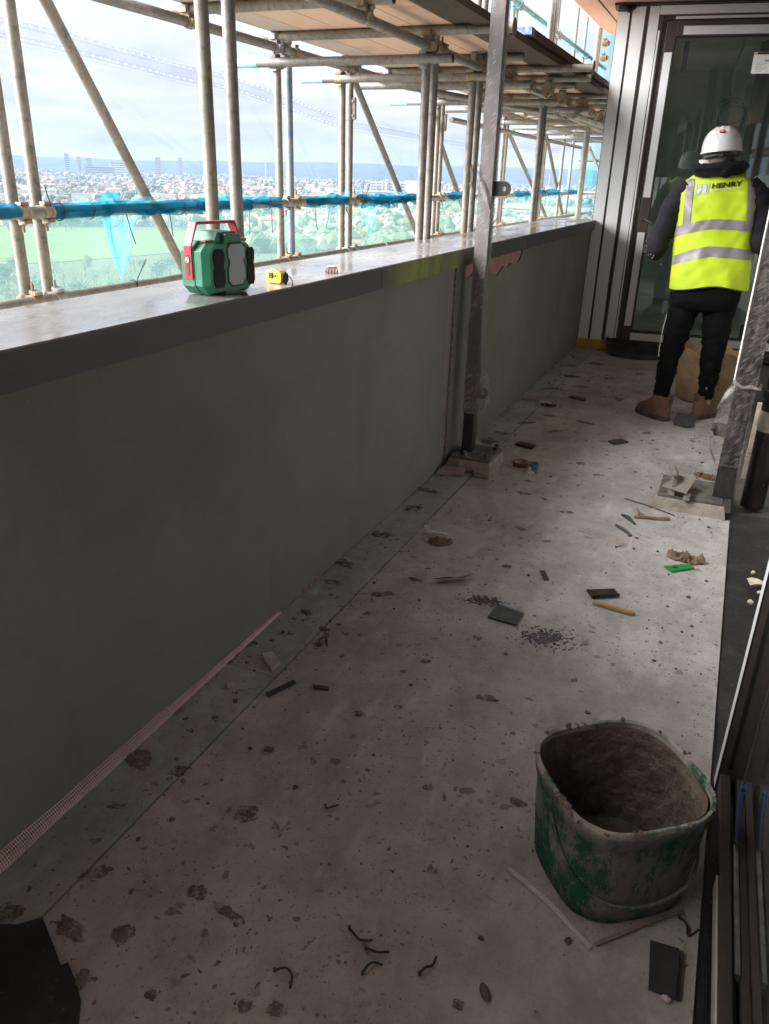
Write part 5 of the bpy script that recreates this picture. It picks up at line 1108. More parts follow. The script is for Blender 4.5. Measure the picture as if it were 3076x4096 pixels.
# ------------------------------------------------------------------ litter on the floor
def card(name, poly, h, m, label, cat, z=0.004, bev=0.0008, curl=None, group=None):
    b = MB(); b.prism(poly, z, z + h); o = b.build(name, m, bevel=bev)
    return tag(o, label, cat, group)
slate = plain('dark_slate_plastic', (0.030,0.036,0.036), (0.055,0.060,0.058), 24, 0.6, bump=0.5)
slate2 = plain('grey_green_tile', (0.055,0.072,0.070), (0.090,0.105,0.100), 30, 0.75, bump=0.7)
card('tile_offcut', [(-0.612,2.462), (-0.603,2.571), (-0.498,2.549), (-0.499,2.454)], 0.005, slate2, 'grey-green rectangular tile offcut between two powdery mortar patches', 'offcut')
card('plastic_offcut', [(-0.525,2.919), (-0.505,2.929), (-0.472,2.858), (-0.490,2.849)], 0.004, slate, 'small dark oblong chip in the middle of the floor', 'offcut')
o = card('plastic_trim', [(-0.318,2.837), (-0.218,2.896), (-0.193,2.845), (-0.288,2.785)], 0.006, M['black'], 'short black trim piece with raised edge above the wooden stick', 'trim')
b = MB(); b.extr([(-0.288,2.785,0.010), (-0.193,2.845,0.010), (-0.190,2.839,0.010), (-0.285,2.779,0.010)], (0,0,0.010)); b.build('raised_edge', M['black'], o)
card('plastic_trim', [(-1.049,4.503), (-1.031,4.563), (-0.927,4.530), (-0.939,4.466)], 0.012, M['black'], 'black trim block on the floor to the right of the wall post', 'trim')
card('plastic_trim', [(-0.984,5.793), (-0.966,5.845), (-0.860,5.821), (-0.855,5.750)], 0.010, slate, 'dark flat trim piece far down the floor near the parapet', 'trim')
card('plastic_trim', [(-0.546,4.844), (-0.474,4.928), (-0.427,4.885), (-0.503,4.800)], 0.010, slate, 'dark green-black trim piece in the middle of the far floor', 'trim')
o = card('rubber_pad', [(0.091,1.322), (0.149,1.327), (0.160,1.207), (0.100,1.207)], 0.006, M['blackrub'], 'ridged black rubber pad on the floor below the bucket', 'pad')
b = MB()
for k in range(3): b.bx(0.1515 + k*0.0025, 0.153 + k*0.0025, 1.209, 1.322, 0.010, 0.0125)
b.build('ridge', M['black'], o)
b = MB(); b.lump((0.134, 1.198, 0.009), (0.010, 0.009, 0.009), 3); tag(b.build('stone', plain('pale_stone', (0.5,0.48,0.44))), 'pale pebble at the corner of the black rubber pad', 'stone')
card('dark_strip', [(-1.105,1.712), (-1.088,1.700), (-1.045,1.800), (-1.062,1.812)], 0.004, slate, 'narrow grey strip on the floor beside the parapet joint', 'strip')
card('dark_strip', [(-0.995,1.815), (-0.985,1.800), (-0.936,1.812), (-0.945,1.826)], 0.005, slate, 'short dark strip right of the narrow grey one', 'strip')
def curled(name, poly_fn, m, label, cat, nu=14, nv=6): return tag(sheet(name, poly_fn, nu, nv, m), label, cat)
def c1(u, v):
    x = lerp(-0.892, -0.770, u) + 0.01*v; y = lerp(2.628, 2.655, u) + lerp(0.0, 0.10, v)*(0.25 + 0.75*u); z = 0.006 + 0.030*(1 - v)*(0.4 + 0.6*math.sin(u*2.6)) * (1 if v < 1 else 0) + 0.018*abs(u - 0.35)**2*4*0.3
    return (x, y, z)
curled('curled_card', c1, plain('dirty_grey_card', (0.14,0.125,0.115), (0.10,0.09,0.085), 14, 0.8), 'curled dirty grey card left of the dark tile offcut', 'card')
def c2(u, v): return (lerp(-0.46, -0.235, u), lerp(3.40, 3.30, u) + 0.12*v*(0.3 + 0.7*u), 0.005 + 0.012*math.sin(u*3)*v + 0.01*u)
curled('plastic_scrap', c2, mat_net('clear_scrap', (0.6,0.58,0.55), 0.25, 0.5, 12), 'thin clear plastic scrap on the floor left of the brown rag', 'plastic')
wood = plain('split_wood', (0.36,0.22,0.12), (0.27,0.16,0.09), 20, 0.8, stretch=(1,8,8))
b = MB(); d = Vector((0.158,-0.018,0)); p = Vector((-0.275,2.746,0.009)); n_ = Vector((0.018,0.158,0)).normalized()
b.loft([[p + d*t + n_*w + Vector((0,0,-0.006)), p + d*t - n_*w + Vector((0,0,-0.006)), p + d*t - n_*w*0.9 + Vector((0,0,0.006)), p + d*t + n_*w*0.9 + Vector((0,0,0.006))] for t, w in ((0,0.008), (0.1,0.010), (0.5,0.011), (0.93,0.011), (1.0,0.004))])
tag(b.build('wooden_stick', wood, bevel=0.001), 'short pointed wooden stick below the black trim piece', 'stick')
shim = plain('green_shim_plastic', (0.010,0.26,0.085), (0.012,0.22,0.075), 12, 0.4)
b = MB(); A_, B_, C_, D_ = [Vector(p) for p in ((-0.057,3.197,0.004), (-0.021,3.160,0.004), (0.064,3.239,0.004), (0.033,3.261,0.004))]
def q4(u, v): return A_*(1-u)*(1-v) + B_*u*(1-v) + C_*u*v + D_*(1-u)*v
for u0, u1, v0, v1 in ((0,1,0,.22), (0,.33,.22,.42), (.67,1,.22,.42), (0,1,.42,1)): b.extr([q4(u0,v0), q4(u1,v0), q4(u1,v1), q4(u0,v1)], (0,0,0.006))
tag(b.build('packing_shim', shim), 'bright green plastic packing shim with a square hole', 'shim')
rag = plain('dried_brown_sacking', (0.24,0.17,0.115), (0.15,0.105,0.072), 16, 0.95, bump=1.0, bdist=0.01)
def ragf(x0, y0, dx, dy, w, h, sd):
    def P(u, v):
        a = v*math.pi*1.05; q = noise.noise(Vector((u*5, v*3, sd))) + 0.5*noise.noise(Vector((u*13, v*7, sd + 1))); ww = w*(0.35 + 0.65*math.sin(u*math.pi)**0.7)*(1 + 0.8*q)
        return (x0 + dx*u - dy*math.cos(a)*ww/max(0.01, math.hypot(dx,dy)) , y0 + dy*u + dx*math.cos(a)*ww/max(0.01, math.hypot(dx,dy)), 0.004 + abs(math.sin(a))*h*max(0.08, 0.35 + 0.9*noise.noise(Vector((u*5, v*4, sd + 3))) + 0.55*noise.noise(Vector((u*14, v*10, sd + 5)))))
    return P
curled('sacking_scrap', ragf(-0.055, 3.325, 0.155, -0.015, 0.035, 0.045, 2), rag, 'crumpled brown sacking scrap lying on the green shim', 'scrap', 26, 12)
curled('sacking_scrap', ragf(-0.010, 4.48, 0.125, -0.05, 0.028, 0.035, 6), plain('brown_foil_scrap', (0.20,0.10,0.065), (0.12,0.065,0.045), 30, 0.6, bump=1.0, bdist=0.01), 'crumpled dark brown wrapper behind the trowel at the post base', 'scrap', 24, 10)
b = MB(); b.path([(-0.317,3.92,0.004), (-0.19,3.865,0.008), (-0.063,3.804,0.004)], 0.0025, 5); tag(b.build('wire', plain('rusty_wire', (0.09,0.045,0.035))), 'thin rusty wire in front of the grouted base', 'wire')
b = MB(); b.path([(-0.24,3.69,0.006), (-0.20,3.70,0.009), (-0.14,3.712,0.007), (-0.085,3.742,0.006)], [0.010,0.008,0.009,0.012], 7); b.path([(-0.225,3.70,0.01), (-0.232,3.75,0.012), (-0.242,3.80,0.008)], 0.005, 6); tag(b.build('broken_stick', plain('mud_brown_stick', (0.30,0.22,0.17), (0.17,0.10,0.06), 14), None, True), 'forked muddy brown stick below the grouted base', 'stick')
b = MB(); b.path([(-0.30,3.69,0.006), (-0.265,3.655,0.012), (-0.225,3.60,0.006)], [0.005,0.010,0.005], 5); tag(b.build('twisted_plastic', slate), 'twisted dark plastic sliver beside the forked stick', 'plastic')
b = MB(); b.path([(-0.305,3.545,0.007), (-0.26,3.50,0.008), (-0.225,3.455,0.006)], [0.007,0.008,0.006], 7); tag(b.build('broken_fixing', slate2, None, True), 'grey-green broken wall plug near the forked stick', 'fixing')
# black cable tie snippets
for pts, lab in (([(-0.719,1.373),(-0.708,1.365),(-0.69,1.390)], 'left-hand highest of the black cable tie snippets'), ([(-0.508,1.08),(-0.49,1.068),(-0.475,1.064),(-0.452,1.077)], 'shallow curved black cable tie snippet, top of the cluster of three'), ([(-0.456,1.052),(-0.43,1.050),(-0.408,1.064)], 'straight muddy cable tie snippet in the middle of the cluster of three'), ([(-0.438,0.997),(-0.433,1.018),(-0.424,1.030),(-0.409,1.034)], 'hooked cable tie snippet at the bottom of the cluster of three'), ([(-0.332,1.045),(-0.325,1.060),(-0.315,1.073),(-0.315,1.098)], 'hooked black cable tie snippet right of the cluster'), ([(-0.603,0.928),(-0.583,0.940),(-0.565,0.932),(-0.557,0.911)], 'arched black cable tie snippet nearest the bottom edge'), ([(-1.08,2.03),(-1.095,2.05),(-1.085,2.08),(-1.06,2.04)], 'looped black cable tie snippet on the parapet joint'), ([(-0.27,3.30),(-0.25,3.315),(-0.24,3.35)], 'small curved black snippet in the middle distance'), ([(0.145,1.41),(0.16,1.395),(0.165,1.37),(0.185,1.40)], 'black tie snippet tucked beside the bucket strip')):
    sm_ = []
    for j in range(len(pts) - 1):
        p0, p1, p2, p3 = [Vector((*pts[min(max(q, 0), len(pts) - 1)], 0)) for q in (j-1, j, j+1, j+2)]
        for f in (0, 0.25, 0.5, 0.75): sm_.append(0.5*((2*p1) + (p2 - p0)*f + (2*p0 - 5*p1 + 4*p2 - p3)*f*f + (3*p1 - p0 - 3*p2 + p3)*f**3))
    sm_.append(Vector((*pts[-1], 0)))
    b = MB(); b.path([(p.x, p.y, 0.006 + 0.004*math.sin(k*0.4)) for k, p in enumerate(sm_)], 0.0024, 6); x, y = pts[0]; b.box((x, y, 0.007), (0.006, 0.007, 0.006), (0, 0, 0.6)); tag(b.build('cable_tie_snippet', M['black'], None, True, ang=50), lab, 'cable tie')
b = MB(); b.lump((-0.199,1.063,0.006), (0.010,0.021,0.006), 2, 0.55, rough=0.1, sub=2); tag(b.build('flat_pebble', plain('brown_grey_pebble', (0.10,0.085,0.07)), None, True), 'oval brown-grey mortar pebble near the bottom edge', 'pebble')
pale = plain('pale_chip', (0.46,0.44,0.40), (0.36,0.34,0.30), 20, 0.85)
card('render_chip', [(-0.812,1.272), (-0.800,1.283), (-0.790,1.297), (-0.776,1.288), (-0.781,1.250), (-0.79,1.262)], 0.006, pale, 'jagged pale chip on the near left floor', 'chip')
card('render_chip', [(-1.225,1.886), (-1.20,1.909), (-1.165,1.888), (-1.144,1.866), (-1.149,1.823), (-1.19,1.85)], 0.012, pale, 'square grey chip on the edge strip beside the parapet', 'chip')
card('render_chip', [(-1.24,1.70), (-1.222,1.715), (-1.208,1.70), (-1.225,1.684)], 0.008, pale, 'tiny square pale chip on the edge strip below the larger one', 'chip')
# tape roll, pot, broken blocks by the wall post
tr_ = thing('tape_roll', 'roll of brown tape lying flat near the wall post base', 'tape', (-0.925, 4.155, 0.0))
b = MB(); b.loft([[(r*math.cos(t), r*math.sin(t), z) for t in [2*math.pi*k/28 for k in range(28)]] for r, z in ((0.036,0.004),(0.046,0.004),(0.046,0.028),(0.036,0.028),(0.036,0.004))], False, False); b.build('tape_ring', plain('brown_tape', (0.20,0.085,0.035), None, 20, 0.4), tr_, True)
b = MB(); b.loft([[(r*math.cos(t), r*math.sin(t), z) for t in [2*math.pi*k/28 for k in range(28)]] for r, z in ((0.032,0.004),(0.0355,0.004),(0.0355,0.027),(0.032,0.027),(0.032,0.004))], False, False); b.build('card_core', plain('card_core', (0.36,0.30,0.24)), tr_, True)
po = thing('small_pot', 'small blue pot with white splashes beside the tape roll', 'pot', (-0.835, 4.07, 0.0))
b = MB(); b.lathe([(0.024,0.003),(0.027,0.006),(0.029,0.058),(0.030,0.06),(0.026,0.06),(0.024,0.012)], (0,0,0), 24); b.build('pot_wall', plain('faded_blue_plastic', (0.09,0.17,0.24), (0.16,0.20,0.23), 20, 0.5), po, True)
for k, (a, z, r) in enumerate(((-1.9, 0.035, 0.010), (-1.75, 0.012, 0.012), (-2.3, 0.014, 0.010), (-1.3, 0.012, 0.008))):
    b = MB(); b.lump((0.0285*math.cos(a), 0.0285*math.sin(a), z), (r, 0.004, r*1.2), k, a + math.pi/2); b.build('splash', M['paper'], po, True)
block = plain('mortar_block', (0.33,0.29,0.25), (0.23,0.20,0.17), 12, 0.95, bump=0.8, bdist=0.01)
card('mortar_slab', [(-1.30,3.905), (-1.175,3.915), (-1.158,3.827), (-1.30,3.79)], 0.022, block, 'flat broken mortar slab between parapet and post base', 'slab', 0.003, 0.003)
card('mortar_slab', [(-1.14,3.912), (-1.045,3.914), (-1.020,3.850), (-1.110,3.850)], 0.030, block, 'small broken mortar block in front of the post base', 'slab', 0.003, 0.003)
card('mortar_slab', [(-1.290,5.565), (-1.262,5.655), (-1.150,5.640), (-1.152,5.560)], 0.014, block, 'thin mortar slab on the far edge strip', 'slab', 0.003, 0.003)
b = MB(); b.path([(-1.14,5.56,0.01), (-1.10,5.56,0.012), (-1.06,5.55,0.01)], 0.006, 6); tag(b.build('white_tube', M['paper']), 'tiny bright white tube beside the thin mortar slab', 'tube')
curled('torn_bag', ragf(-1.12, 5.50, 0.11, 0.0, 0.03, 0.02, 9), M['membrane'], 'crumpled black scrap beside the tiny white tube', 'scrap', 16, 8)
curled('mortar_bag_scrap', ragf(-1.04, 2.985, 0.10, 0.03, 0.04, 0.02, 12), rag, 'wet brown mortar clump with a white strip beside the floor joint', 'clump', 18, 8)
b = MB(); b.path([(-1.085,3.06,0.015), (-1.05,3.045,0.022), (-0.985,3.075,0.012)], 0.005, 5); b.box((-1.085,3.085,0.018), (0.03,0.004,0.025), (0.3,0,0.4)); b.box((-1.075,3.05,0.012), (0.03,0.004,0.02), (0.9,0,0.2)); tag(b.build('white_plastic_strip', M['paper']), 'bent white plastic strip on the brown mortar clump', 'strip')
# hawk trowel on the right-hand post base
ft = thing('plastering_trowel', 'mortar-covered plastering trowel resting on the grouted post base', 'trowel', (0,0,0))
mt = plain('mortar_smeared_steel', (0.17,0.155,0.135), (0.24,0.22,0.19), 16, 0.85, bump=0.7)
b = MB(); b.extr([(-0.150,3.895,0.110), (-0.085,4.045,0.128), (0.000,4.010,0.128), (-0.030,3.842,0.108)], (0,0,0.004)); b.build('blade', mt, ft, bevel=0.001)
b = MB(); b.path([(-0.10,3.90,0.115), (-0.10,3.90,0.145), (-0.11,4.00,0.160)], 0.007, 6); b.path([(-0.095,3.935,0.155), (-0.100,3.965,0.165), (-0.115,4.03,0.168), (-0.12,4.055,0.16)], [0.012,0.017,0.018,0.012], 10); b.build('handle', mt, ft, True)
b = MB(); b.box((-0.10,3.90,0.09), (0.03,0.03,0.032)); b.box((-0.025,3.87,0.085), (0.03,0.02,0.03)); tag(b.build('mortar_spacer', block), 'lump of mortar propping the plastering trowel', 'mortar')
# stones on the membrane
st_ = plain('cream_stone', (0.60,0.55,0.44), (0.5,0.46,0.38), 14, 0.9, bump=0.6)
for x, y, d, sd, lab in ((0.305,3.20,(0.042,0.024,0.018),1,'largest cream broken stone on the black membrane'), (0.318,3.125,(0.016,0.014,0.010),2,'grey stone just below the large cream one'), (0.282,3.025,(0.013,0.011,0.011),3,'cream pebble alone on the black membrane'), (0.292,3.31,(0.010,0.010,0.009),5,'round cream pebble above the large cream stone')):
    b = MB(); b.lump((x, y, 0.002 + d[2]*0.6), d, sd, -0.5, sub=1); tag(b.build('stone', st_), lab, 'stone')
# plaster sheet / offcut at the worker's feet
b = MB(); b.extr([(-0.215,5.50,0.004), (-0.195,5.565,0.055), (-0.060,5.60,0.045), (-0.080,5.515,0.004)], (0,0.004,0.002)); b.path([(-0.20,5.47,0.006), (-0.15,5.44,0.008), (-0.10,5.415,0.02), (-0.075,5.46,0.012)], [0.012,0.016,0.014,0.006], 6); tag(b.build('folded_offcut', slate), 'bent dark metal offcut lying between the worker\'s boots', 'offcut')
# powdery mortar patches, scattered crumbs and splats
M['powder'] = plain('dry_grey_mortar_powder', (0.150,0.145,0.142), (0.105,0.10,0.10), 30, 0.95, bump=1.0, bdist=0.01)
random.seed(77)
for cx_, cy_, rx, ry, ang, lab in ((-0.385,2.425,0.105,0.075,0.3,'large grey patch of crumbled mortar right of the dark tile'), (-0.66,2.585,0.085,0.045,0.25,'smaller faint grey mortar patch left of the dark tile')):
    b = MB()
    for k in range(420 if rx > 0.1 else 240):
        a = random.uniform(0, 2*math.pi); q = min(1.35, abs(random.gauss(0, 0.62))); x, y = q*rx*math.cos(a), q*ry*math.sin(a); s_ = random.uniform(0.0018, 0.0075)*(1.25 - 0.5*q)
        b.lump((cx_ + x*math.cos(ang) - y*math.sin(ang), cy_ + x*math.sin(ang) + y*math.cos(ang), s_*0.25), (s_, s_*random.uniform(.7,1.2), s_*0.42), k)
    tag(b.build('mortar_patch', M['powder']), lab, 'mortar', kind='stuff')
def splat(b, x, y, rx, ry, ang, h, sd):
    n = 26; ring = []
    for k in range(n):
        t = 2*math.pi*k/n; q = 1 + 0.55*noise.noise(Vector((math.cos(t)*1.5, math.sin(t)*1.5, sd*3.7))) + 0.3*noise.noise(Vector((math.cos(t)*4, math.sin(t)*4, sd*1.9)))
        u, v = rx*q*math.cos(t), ry*q*math.sin(t); ring.append((x + u*math.cos(ang) - v*math.sin(ang), y + u*math.sin(ang) + v*math.cos(ang)))
    b.loft([[(p[0], p[1], 0.0025) for p in ring], [(x + (p[0]-x)*0.8, y + (p[1]-y)*0.8, 0.0025 + h) for p in ring], [(x + (p[0]-x)*0.35, y + (p[1]-y)*0.35, 0.0025 + h*1.2) for p in ring]], False, True)
b = MB(); S_ = [(-0.603,2.316,.020,.014), (-0.481,1.994,.038,.016), (-1.034,2.452,.045,.018), (-1.118,2.129,.022,.014), (-1.089,2.037,.016,.010), (-1.271,1.312,.055,.028), (-0.891,1.263,.032,.026), (-1.129,1.322,.030,.020), (-1.314,1.836,.02,.05), (-1.191,0.805,.026,.02), (-1.048,0.831,.042,.022), (-0.939,0.865,.026,.02), (-1.1,0.969,.04,.018), (-0.859,1.017,.024,.02), (-0.943,0.752,.016,.022), (-0.771,1.005,.04,.016), (-1.25,2.45,.035,.02), (-1.28,2.62,.05,.03), (-1.26,2.95,.05,.03), (-1.24,3.3,.05,.03), (-1.27,3.55,.06,.025), (-1.02,2.30,.02,.012), (-0.96,2.62,.03,.016), (-0.62,4.35,.03,.02), (-0.9,4.9,.06,.02), (-1.0,5.25,.05,.03), (-1.1,5.0,.06,.02), (-1.18,4.7,.06,.03), (-1.22,4.5,.05,.06), (-0.75,5.2,.07,.015), (-0.95,6.2,.06,.03), (-0.8,6.6,.05,.03), (-1.1,6.5,.07,.04), (-1.2,6.9,.08,.05), (-1.0,7.1,.07,.03), (-1.15,6.0,.08,.03), (-0.6,6.9,.05,.03), (-0.63,5.95,.03,.05), (-0.35,5.15,.03,.02), (-0.5,5.0,.05,.012), (-0.55,3.6,.03,.02), (-0.7,3.3,.03,.012), (-0.8,3.75,.03,.02), (-0.5,4.2,.03,.02), (-0.66,2.9,.02,.012), (-0.40,1.30,.016,.010), (-0.27,1.60,.022,.014), (-0.5,1.55,.014,.01), (-0.24,1.02,.014,.012), (-0.56,0.86,.02,.016), (-0.62,0.84,.014,.012), (-0.5,0.80,.026,.02), (-1.2,1.15,.02,.012), (-1.23,2.2,.03,.012), (-1.18,1.55,.012,.008), (-0.96,1.5,.012,.012), (-0.8,1.75,.018,.010), (-0.72,2.1,.016,.012)]
for k, (x, y, rx, ry) in enumerate(S_): splat(b, x, y, rx, ry, (k*1.7) % 1.2 - 0.4, 0.0012 + 0.002*(k % 3), k)
for k in range(130):
    x = -1.30 + 1.45*random.random()**1.8; y = 0.75 + 6.9*random.random()**1.1; r = 0.003 + 0.010*random.random()**3
    splat(b, x, y, r*random.uniform(1, 1.9), r, random.uniform(-.6,.6), 0.0012, k + 99)
def mat_splat():
    m = Mat('wet_brown_mortar'); c = m.mix(m.ramp(m.noise(9, 4), 0.4, 0.6), (0.115,0.092,0.060), (0.17,0.14,0.105)); 
    p = m.bsdf(c, 0.75, 0, m.noise(90, 4), 0.6, 0.004); tr = m.n('ShaderNodeBsdfTransparent'); mm = m.n('ShaderNodeMixShader'); m.l(m.ramp(m.noise(42, 6, 0.75), 0.44, 0.56, 0.12, 0.92), mm.inputs[0]); m.l(tr.outputs[0], mm.inputs[1]); m.l(p.outputs[0], mm.inputs[2]); return m.done(mm)
M['splat'] = mat_splat()
tag(b.build('mortar_splats', M['splat'], None, True, ang=80), 'brown mortar splashes spattered over the floor', 'mortar', kind='stuff')
b = MB(); c_ = MB(); w_ = MB()
for k in range(950):
    if k % 3 == 0: x, y = random.gauss(0.05, 0.16), random.uniform(1.2, 5.4)
    elif k % 3 == 1: x, y = -1.28 + abs(random.gauss(0, 0.28)), random.uniform(0.8, 7.6)
    else: x, y = random.uniform(-1.25, 0.17), 0.75 + 6*random.random()**1.3
    if noise.noise(Vector((x*2.6, y*1.6, 9))) < -0.05 and random.random() < 0.75: continue
    if not (-1.30 < x < 0.18): continue
    if (x + 0.03)**2 + (y - 1.49)**2 < 0.045: continue
    s_ = 0.0016 + 0.0075*random.random()**4
    (b if random.random() < 0.72 else (c_ if random.random() < 0.6 else w_)).lump((x, y, s_*0.5), (s_, s_*random.uniform(.6,1.3), s_*0.7), k)
tag(b.build('mortar_crumbs', plain('brown_crumb', (0.13,0.105,0.08), (0.085,0.068,0.052), 30, 0.9)), 'dark mortar crumbs scattered over the floor', 'crumbs', kind='stuff')
tag(c_.build('grit', plain('grey_grit', (0.2,0.18,0.16))), 'grey grit scattered over the floor', 'grit', kind='stuff')
tag(w_.build('pale_grit', plain('pale_grit', (0.5,0.46,0.42))), 'pale grit specks scattered over the floor', 'grit', kind='stuff')

# ------------------------------------------------------------------ the town far below
GZ = -50.0
def mat_ground():
    m = Mat('suburb_ground')
    a = m.ramp(m.noise(0.006, 6, 0.6), 0.4, 0.62); c = m.mix(a, (0.055,0.070,0.035), (0.085,0.08,0.062))
    c = m.mix(m.ramp(m.noise(0.03, 5, 0.65), 0.52, 0.66, 0, 0.8), c, (0.055,0.060,0.040)); c = m.mix(m.ramp(m.noise(0.02, 5, 0.7, m.vec((1,1,1),(0,0,2))), 0.60, 0.68, 0, 0.6), c, (0.12,0.117,0.113))
    return m.done(m.bsdf(c, 0.95, spec=0.1))
b = MB(); n = 40
b.add([(12000*math.sin(2*math.pi*k/n), 12000*math.cos(2*math.pi*k/n), GZ) for k in range(n)], [tuple(reversed(range(n)))]); struct('ground', b, mat_ground())
def polar(az, d): return -d*math.sin(R(az)), d*math.cos(R(az))          # az degrees, from +Y towards -X
grass = Mat('mown_grass'); gm = grass.done(grass.bsdf(grass.mix(grass.ramp(grass.noise(0.02, 4), 0.35, 0.65), (0.080,0.118,0.036), (0.068,0.100,0.034)), 0.95, spec=0.1))
b = MB(); b.prism([polar(a, d) for a, d in ((56,800), (48,795), (40,760), (34.5,735), (33.5,640), (37,560), (45,500), (56,480))], GZ + 0.05, GZ + 0.4); struct('playing_field', b, gm)
b = MB(); b.prism([polar(a, d) for a, d in ((20,1720), (9,1760), (9,1430), (16,1400), (21,1500))], GZ + 0.05, GZ + 0.4); struct('green_field', b, gm)
b = MB(); b.prism([polar(a, d) for a, d in ((24.5,850), (18,870), (18,780), (24,770))], GZ + 0.05, GZ + 0.4); struct('small_field', b, gm)
b = MB(); b.prism([polar(a, d) for a, d in ((30.5,560), (23,560), (22,470), (31,460))], GZ + 0.05, GZ + 0.4); struct('park_lawn', b, gm)
# hills on the skyline
def hills():
    b = MB(); rows = []
    azs = [70 - k*0.5 for k in range(170)]
    for d, hf in ((6400, 0.0), (7200, 0.35), (8000, 0.75), (8800, 1.0), (9800, 0.85), (11000, 0.3)):
        row = []
        for az in azs:
            e = table([(0,0.64), (10,0.62), (15.3,0.64), (21.5,0.58), (27.6,0.60), (34,0.48), (39.6,0.36), (45,0.42), (60,0.5), (72,0.5)], az)[0]
            top = 8800*math.tan(R(e)) + 51.5 + 10*noise.noise(Vector((az*0.30, 0, 1))) + 4*noise.noise(Vector((az*1.3, 0, 5))) + 2.5*noise.noise(Vector((az*4.2, d, 5)))
            x, y = polar(az, d*(1 + 0.02*noise.noise(Vector((az*0.2, d, 0))))); row.append((x, y, GZ - 2 + max(0, hf*top)))
        rows.append(row)
    b.loft(rows, False, False, closed=False); return b
hm = Mat('wooded_hill'); hmm = hm.done(hm.bsdf(hm.mix(hm.ramp(hm.noise(0.004, 6, 0.7), 0.4, 0.6), (0.028,0.042,0.036), (0.055,0.066,0.05)), 1.0, spec=0.0))
struct('hills', hills(), hmm, smooth=True)
# houses: shared meshes, each house its own object
wallm = [plain('white_house_wall', (0.34,0.335,0.32), (0.27,0.265,0.25), 0.4, 0.9), plain('brick_house_wall', (0.30,0.16,0.11), (0.36,0.22,0.16), 0.6, 0.9), plain('buff_house_wall', (0.50,0.44,0.36), None, 0.4, 0.9)]
roofm = [plain('red_tile_roof', (0.27,0.115,0.08), (0.21,0.095,0.072), 0.5, 0.9), plain('brown_tile_roof', (0.20,0.115,0.085), (0.15,0.09,0.07), 0.5, 0.9), plain('orange_tile_roof', (0.33,0.175,0.115), (0.26,0.14,0.09), 0.5, 0.9), plain('slate_roof', (0.13,0.125,0.125), None, 0.5, 0.9)]
winm = plain('house_window', (0.03,0.035,0.04), None, 1, 0.2)
def house_mesh(w, dp, h, rh, hip, gable):
    b = MB(); x, y = w/2, dp/2
    b.bx(-x, x, -y, y, -1, h, 0)
    e = 0.35; k = hip*dp*0.5
    rx0, rx1 = -x - e + k, x + e - k
    vs_ = [(-x-e,-y-e,h), (x+e,-y-e,h), (x+e,y+e,h), (-x-e,y+e,h), (rx0,0,h+rh), (rx1,0,h+rh)]
    b.add(vs_, [(0,1,5,4), (2,3,4,5), (1,2,5), (3,0,4), (3,2,1,0)], 1)
    if gable:                                   # front gables over bays
        for gx in ((-x*0.52, x*0.52) if w > 9 else (0,)):
            b.bx(gx - 1.7, gx + 1.7, -y - 0.9, -y, -1, h, 0)
            b.add([(gx-1.9,-y-1.1,h), (gx+1.9,-y-1.1,h), (gx,-y-1.1,h+2.3), (gx,0,h+2.3), (gx-1.9,-y,h), (gx+1.9,-y,h)], [(0,2,3,4), (1,5,3,2)], 1); b.add([(gx-1.6,-y-0.92,h), (gx+1.6,-y-0.92,h), (gx,-y-0.92,h+1.9)], [(0,1,2)], 0)
            for z in (0.9, 3.4): b.bx(gx - 1.2, gx + 1.2, -y - 0.96, -y - 0.9, z, z + 1.3, 2)
    else:
        for gx in (-x*0.55, 0, x*0.55):
            for z in (0.9, 3.4): b.bx(gx - 0.7, gx + 0.7, -y - 0.06, -y, z, z + 1.3, 2)
    for gx in (-x*0.9, x*0.55): b.bx(gx, gx + 0.8, -0.4, 0.4, h, h + rh + 1.0, 3)
    return b
hproto = []; hcount = 0
chim = plain('brick_chimney', (0.25,0.13,0.09), None, 1, 0.9)
for i, (w, dp, h, rh, hip, g) in enumerate(((13, 8.5, 5.4, 3.4, 0.8, True), (8, 8, 5.4, 3.6, 0.0, True), (14, 8, 5.3, 3.0, 1.0, False), (24, 8.5, 5.6, 3.4, 0.0, True))):
    for wi, ri in (((0,0), (0,1), (1,1), (0,2)), ((0,0), (1,0), (0,1), (2,1)), ((1,0), (2,1), (0,3), (0,0)), ((1,1), (0,0), (2,2), (1,3)))[i]:
        hproto.append((house_mesh(w, dp, h, rh, hip, g), [wallm[wi], roofm[ri], winm, chim], w, None))
hproto = [(m_, mats, w, m_.build('house', mats)) for m_, mats, w, _ in hproto]
HLAB = ['white bay-fronted semi with hipped tiled roof among the suburb streets', 'gabled detached house among the suburb streets', 'plain hipped-roof house among the suburb streets', 'long terrace with twin front gables among the suburb streets']
random.seed(2024)
used = [False]*len(hproto); spots = []
for d, a0, a1, st in ((548,21,9,1.6), (590,32,8,1.7), (630,31,8,1.55), (672,33,8,1.5), (715,33,8,1.4), (760,33,25,1.3), (812,52,8,1.35), (850,52,26,1.25), (885,52,8,1.25), (930,52,8,1.2), (985,52,8,1.2), (1045,52,8,1.15), (1110,52,8,1.15), (1180,52,8,1.1), (1260,52,8,1.1)):
    a = a0 - random.random()
    while a > a1 and len(spots) < 300:
        if random.random() < 0.80: spots.append((a, d + random.uniform(-9, 9)))
        a -= st*random.uniform(0.8, 1.25)*650/ max(600, d*0.85) * 1.0
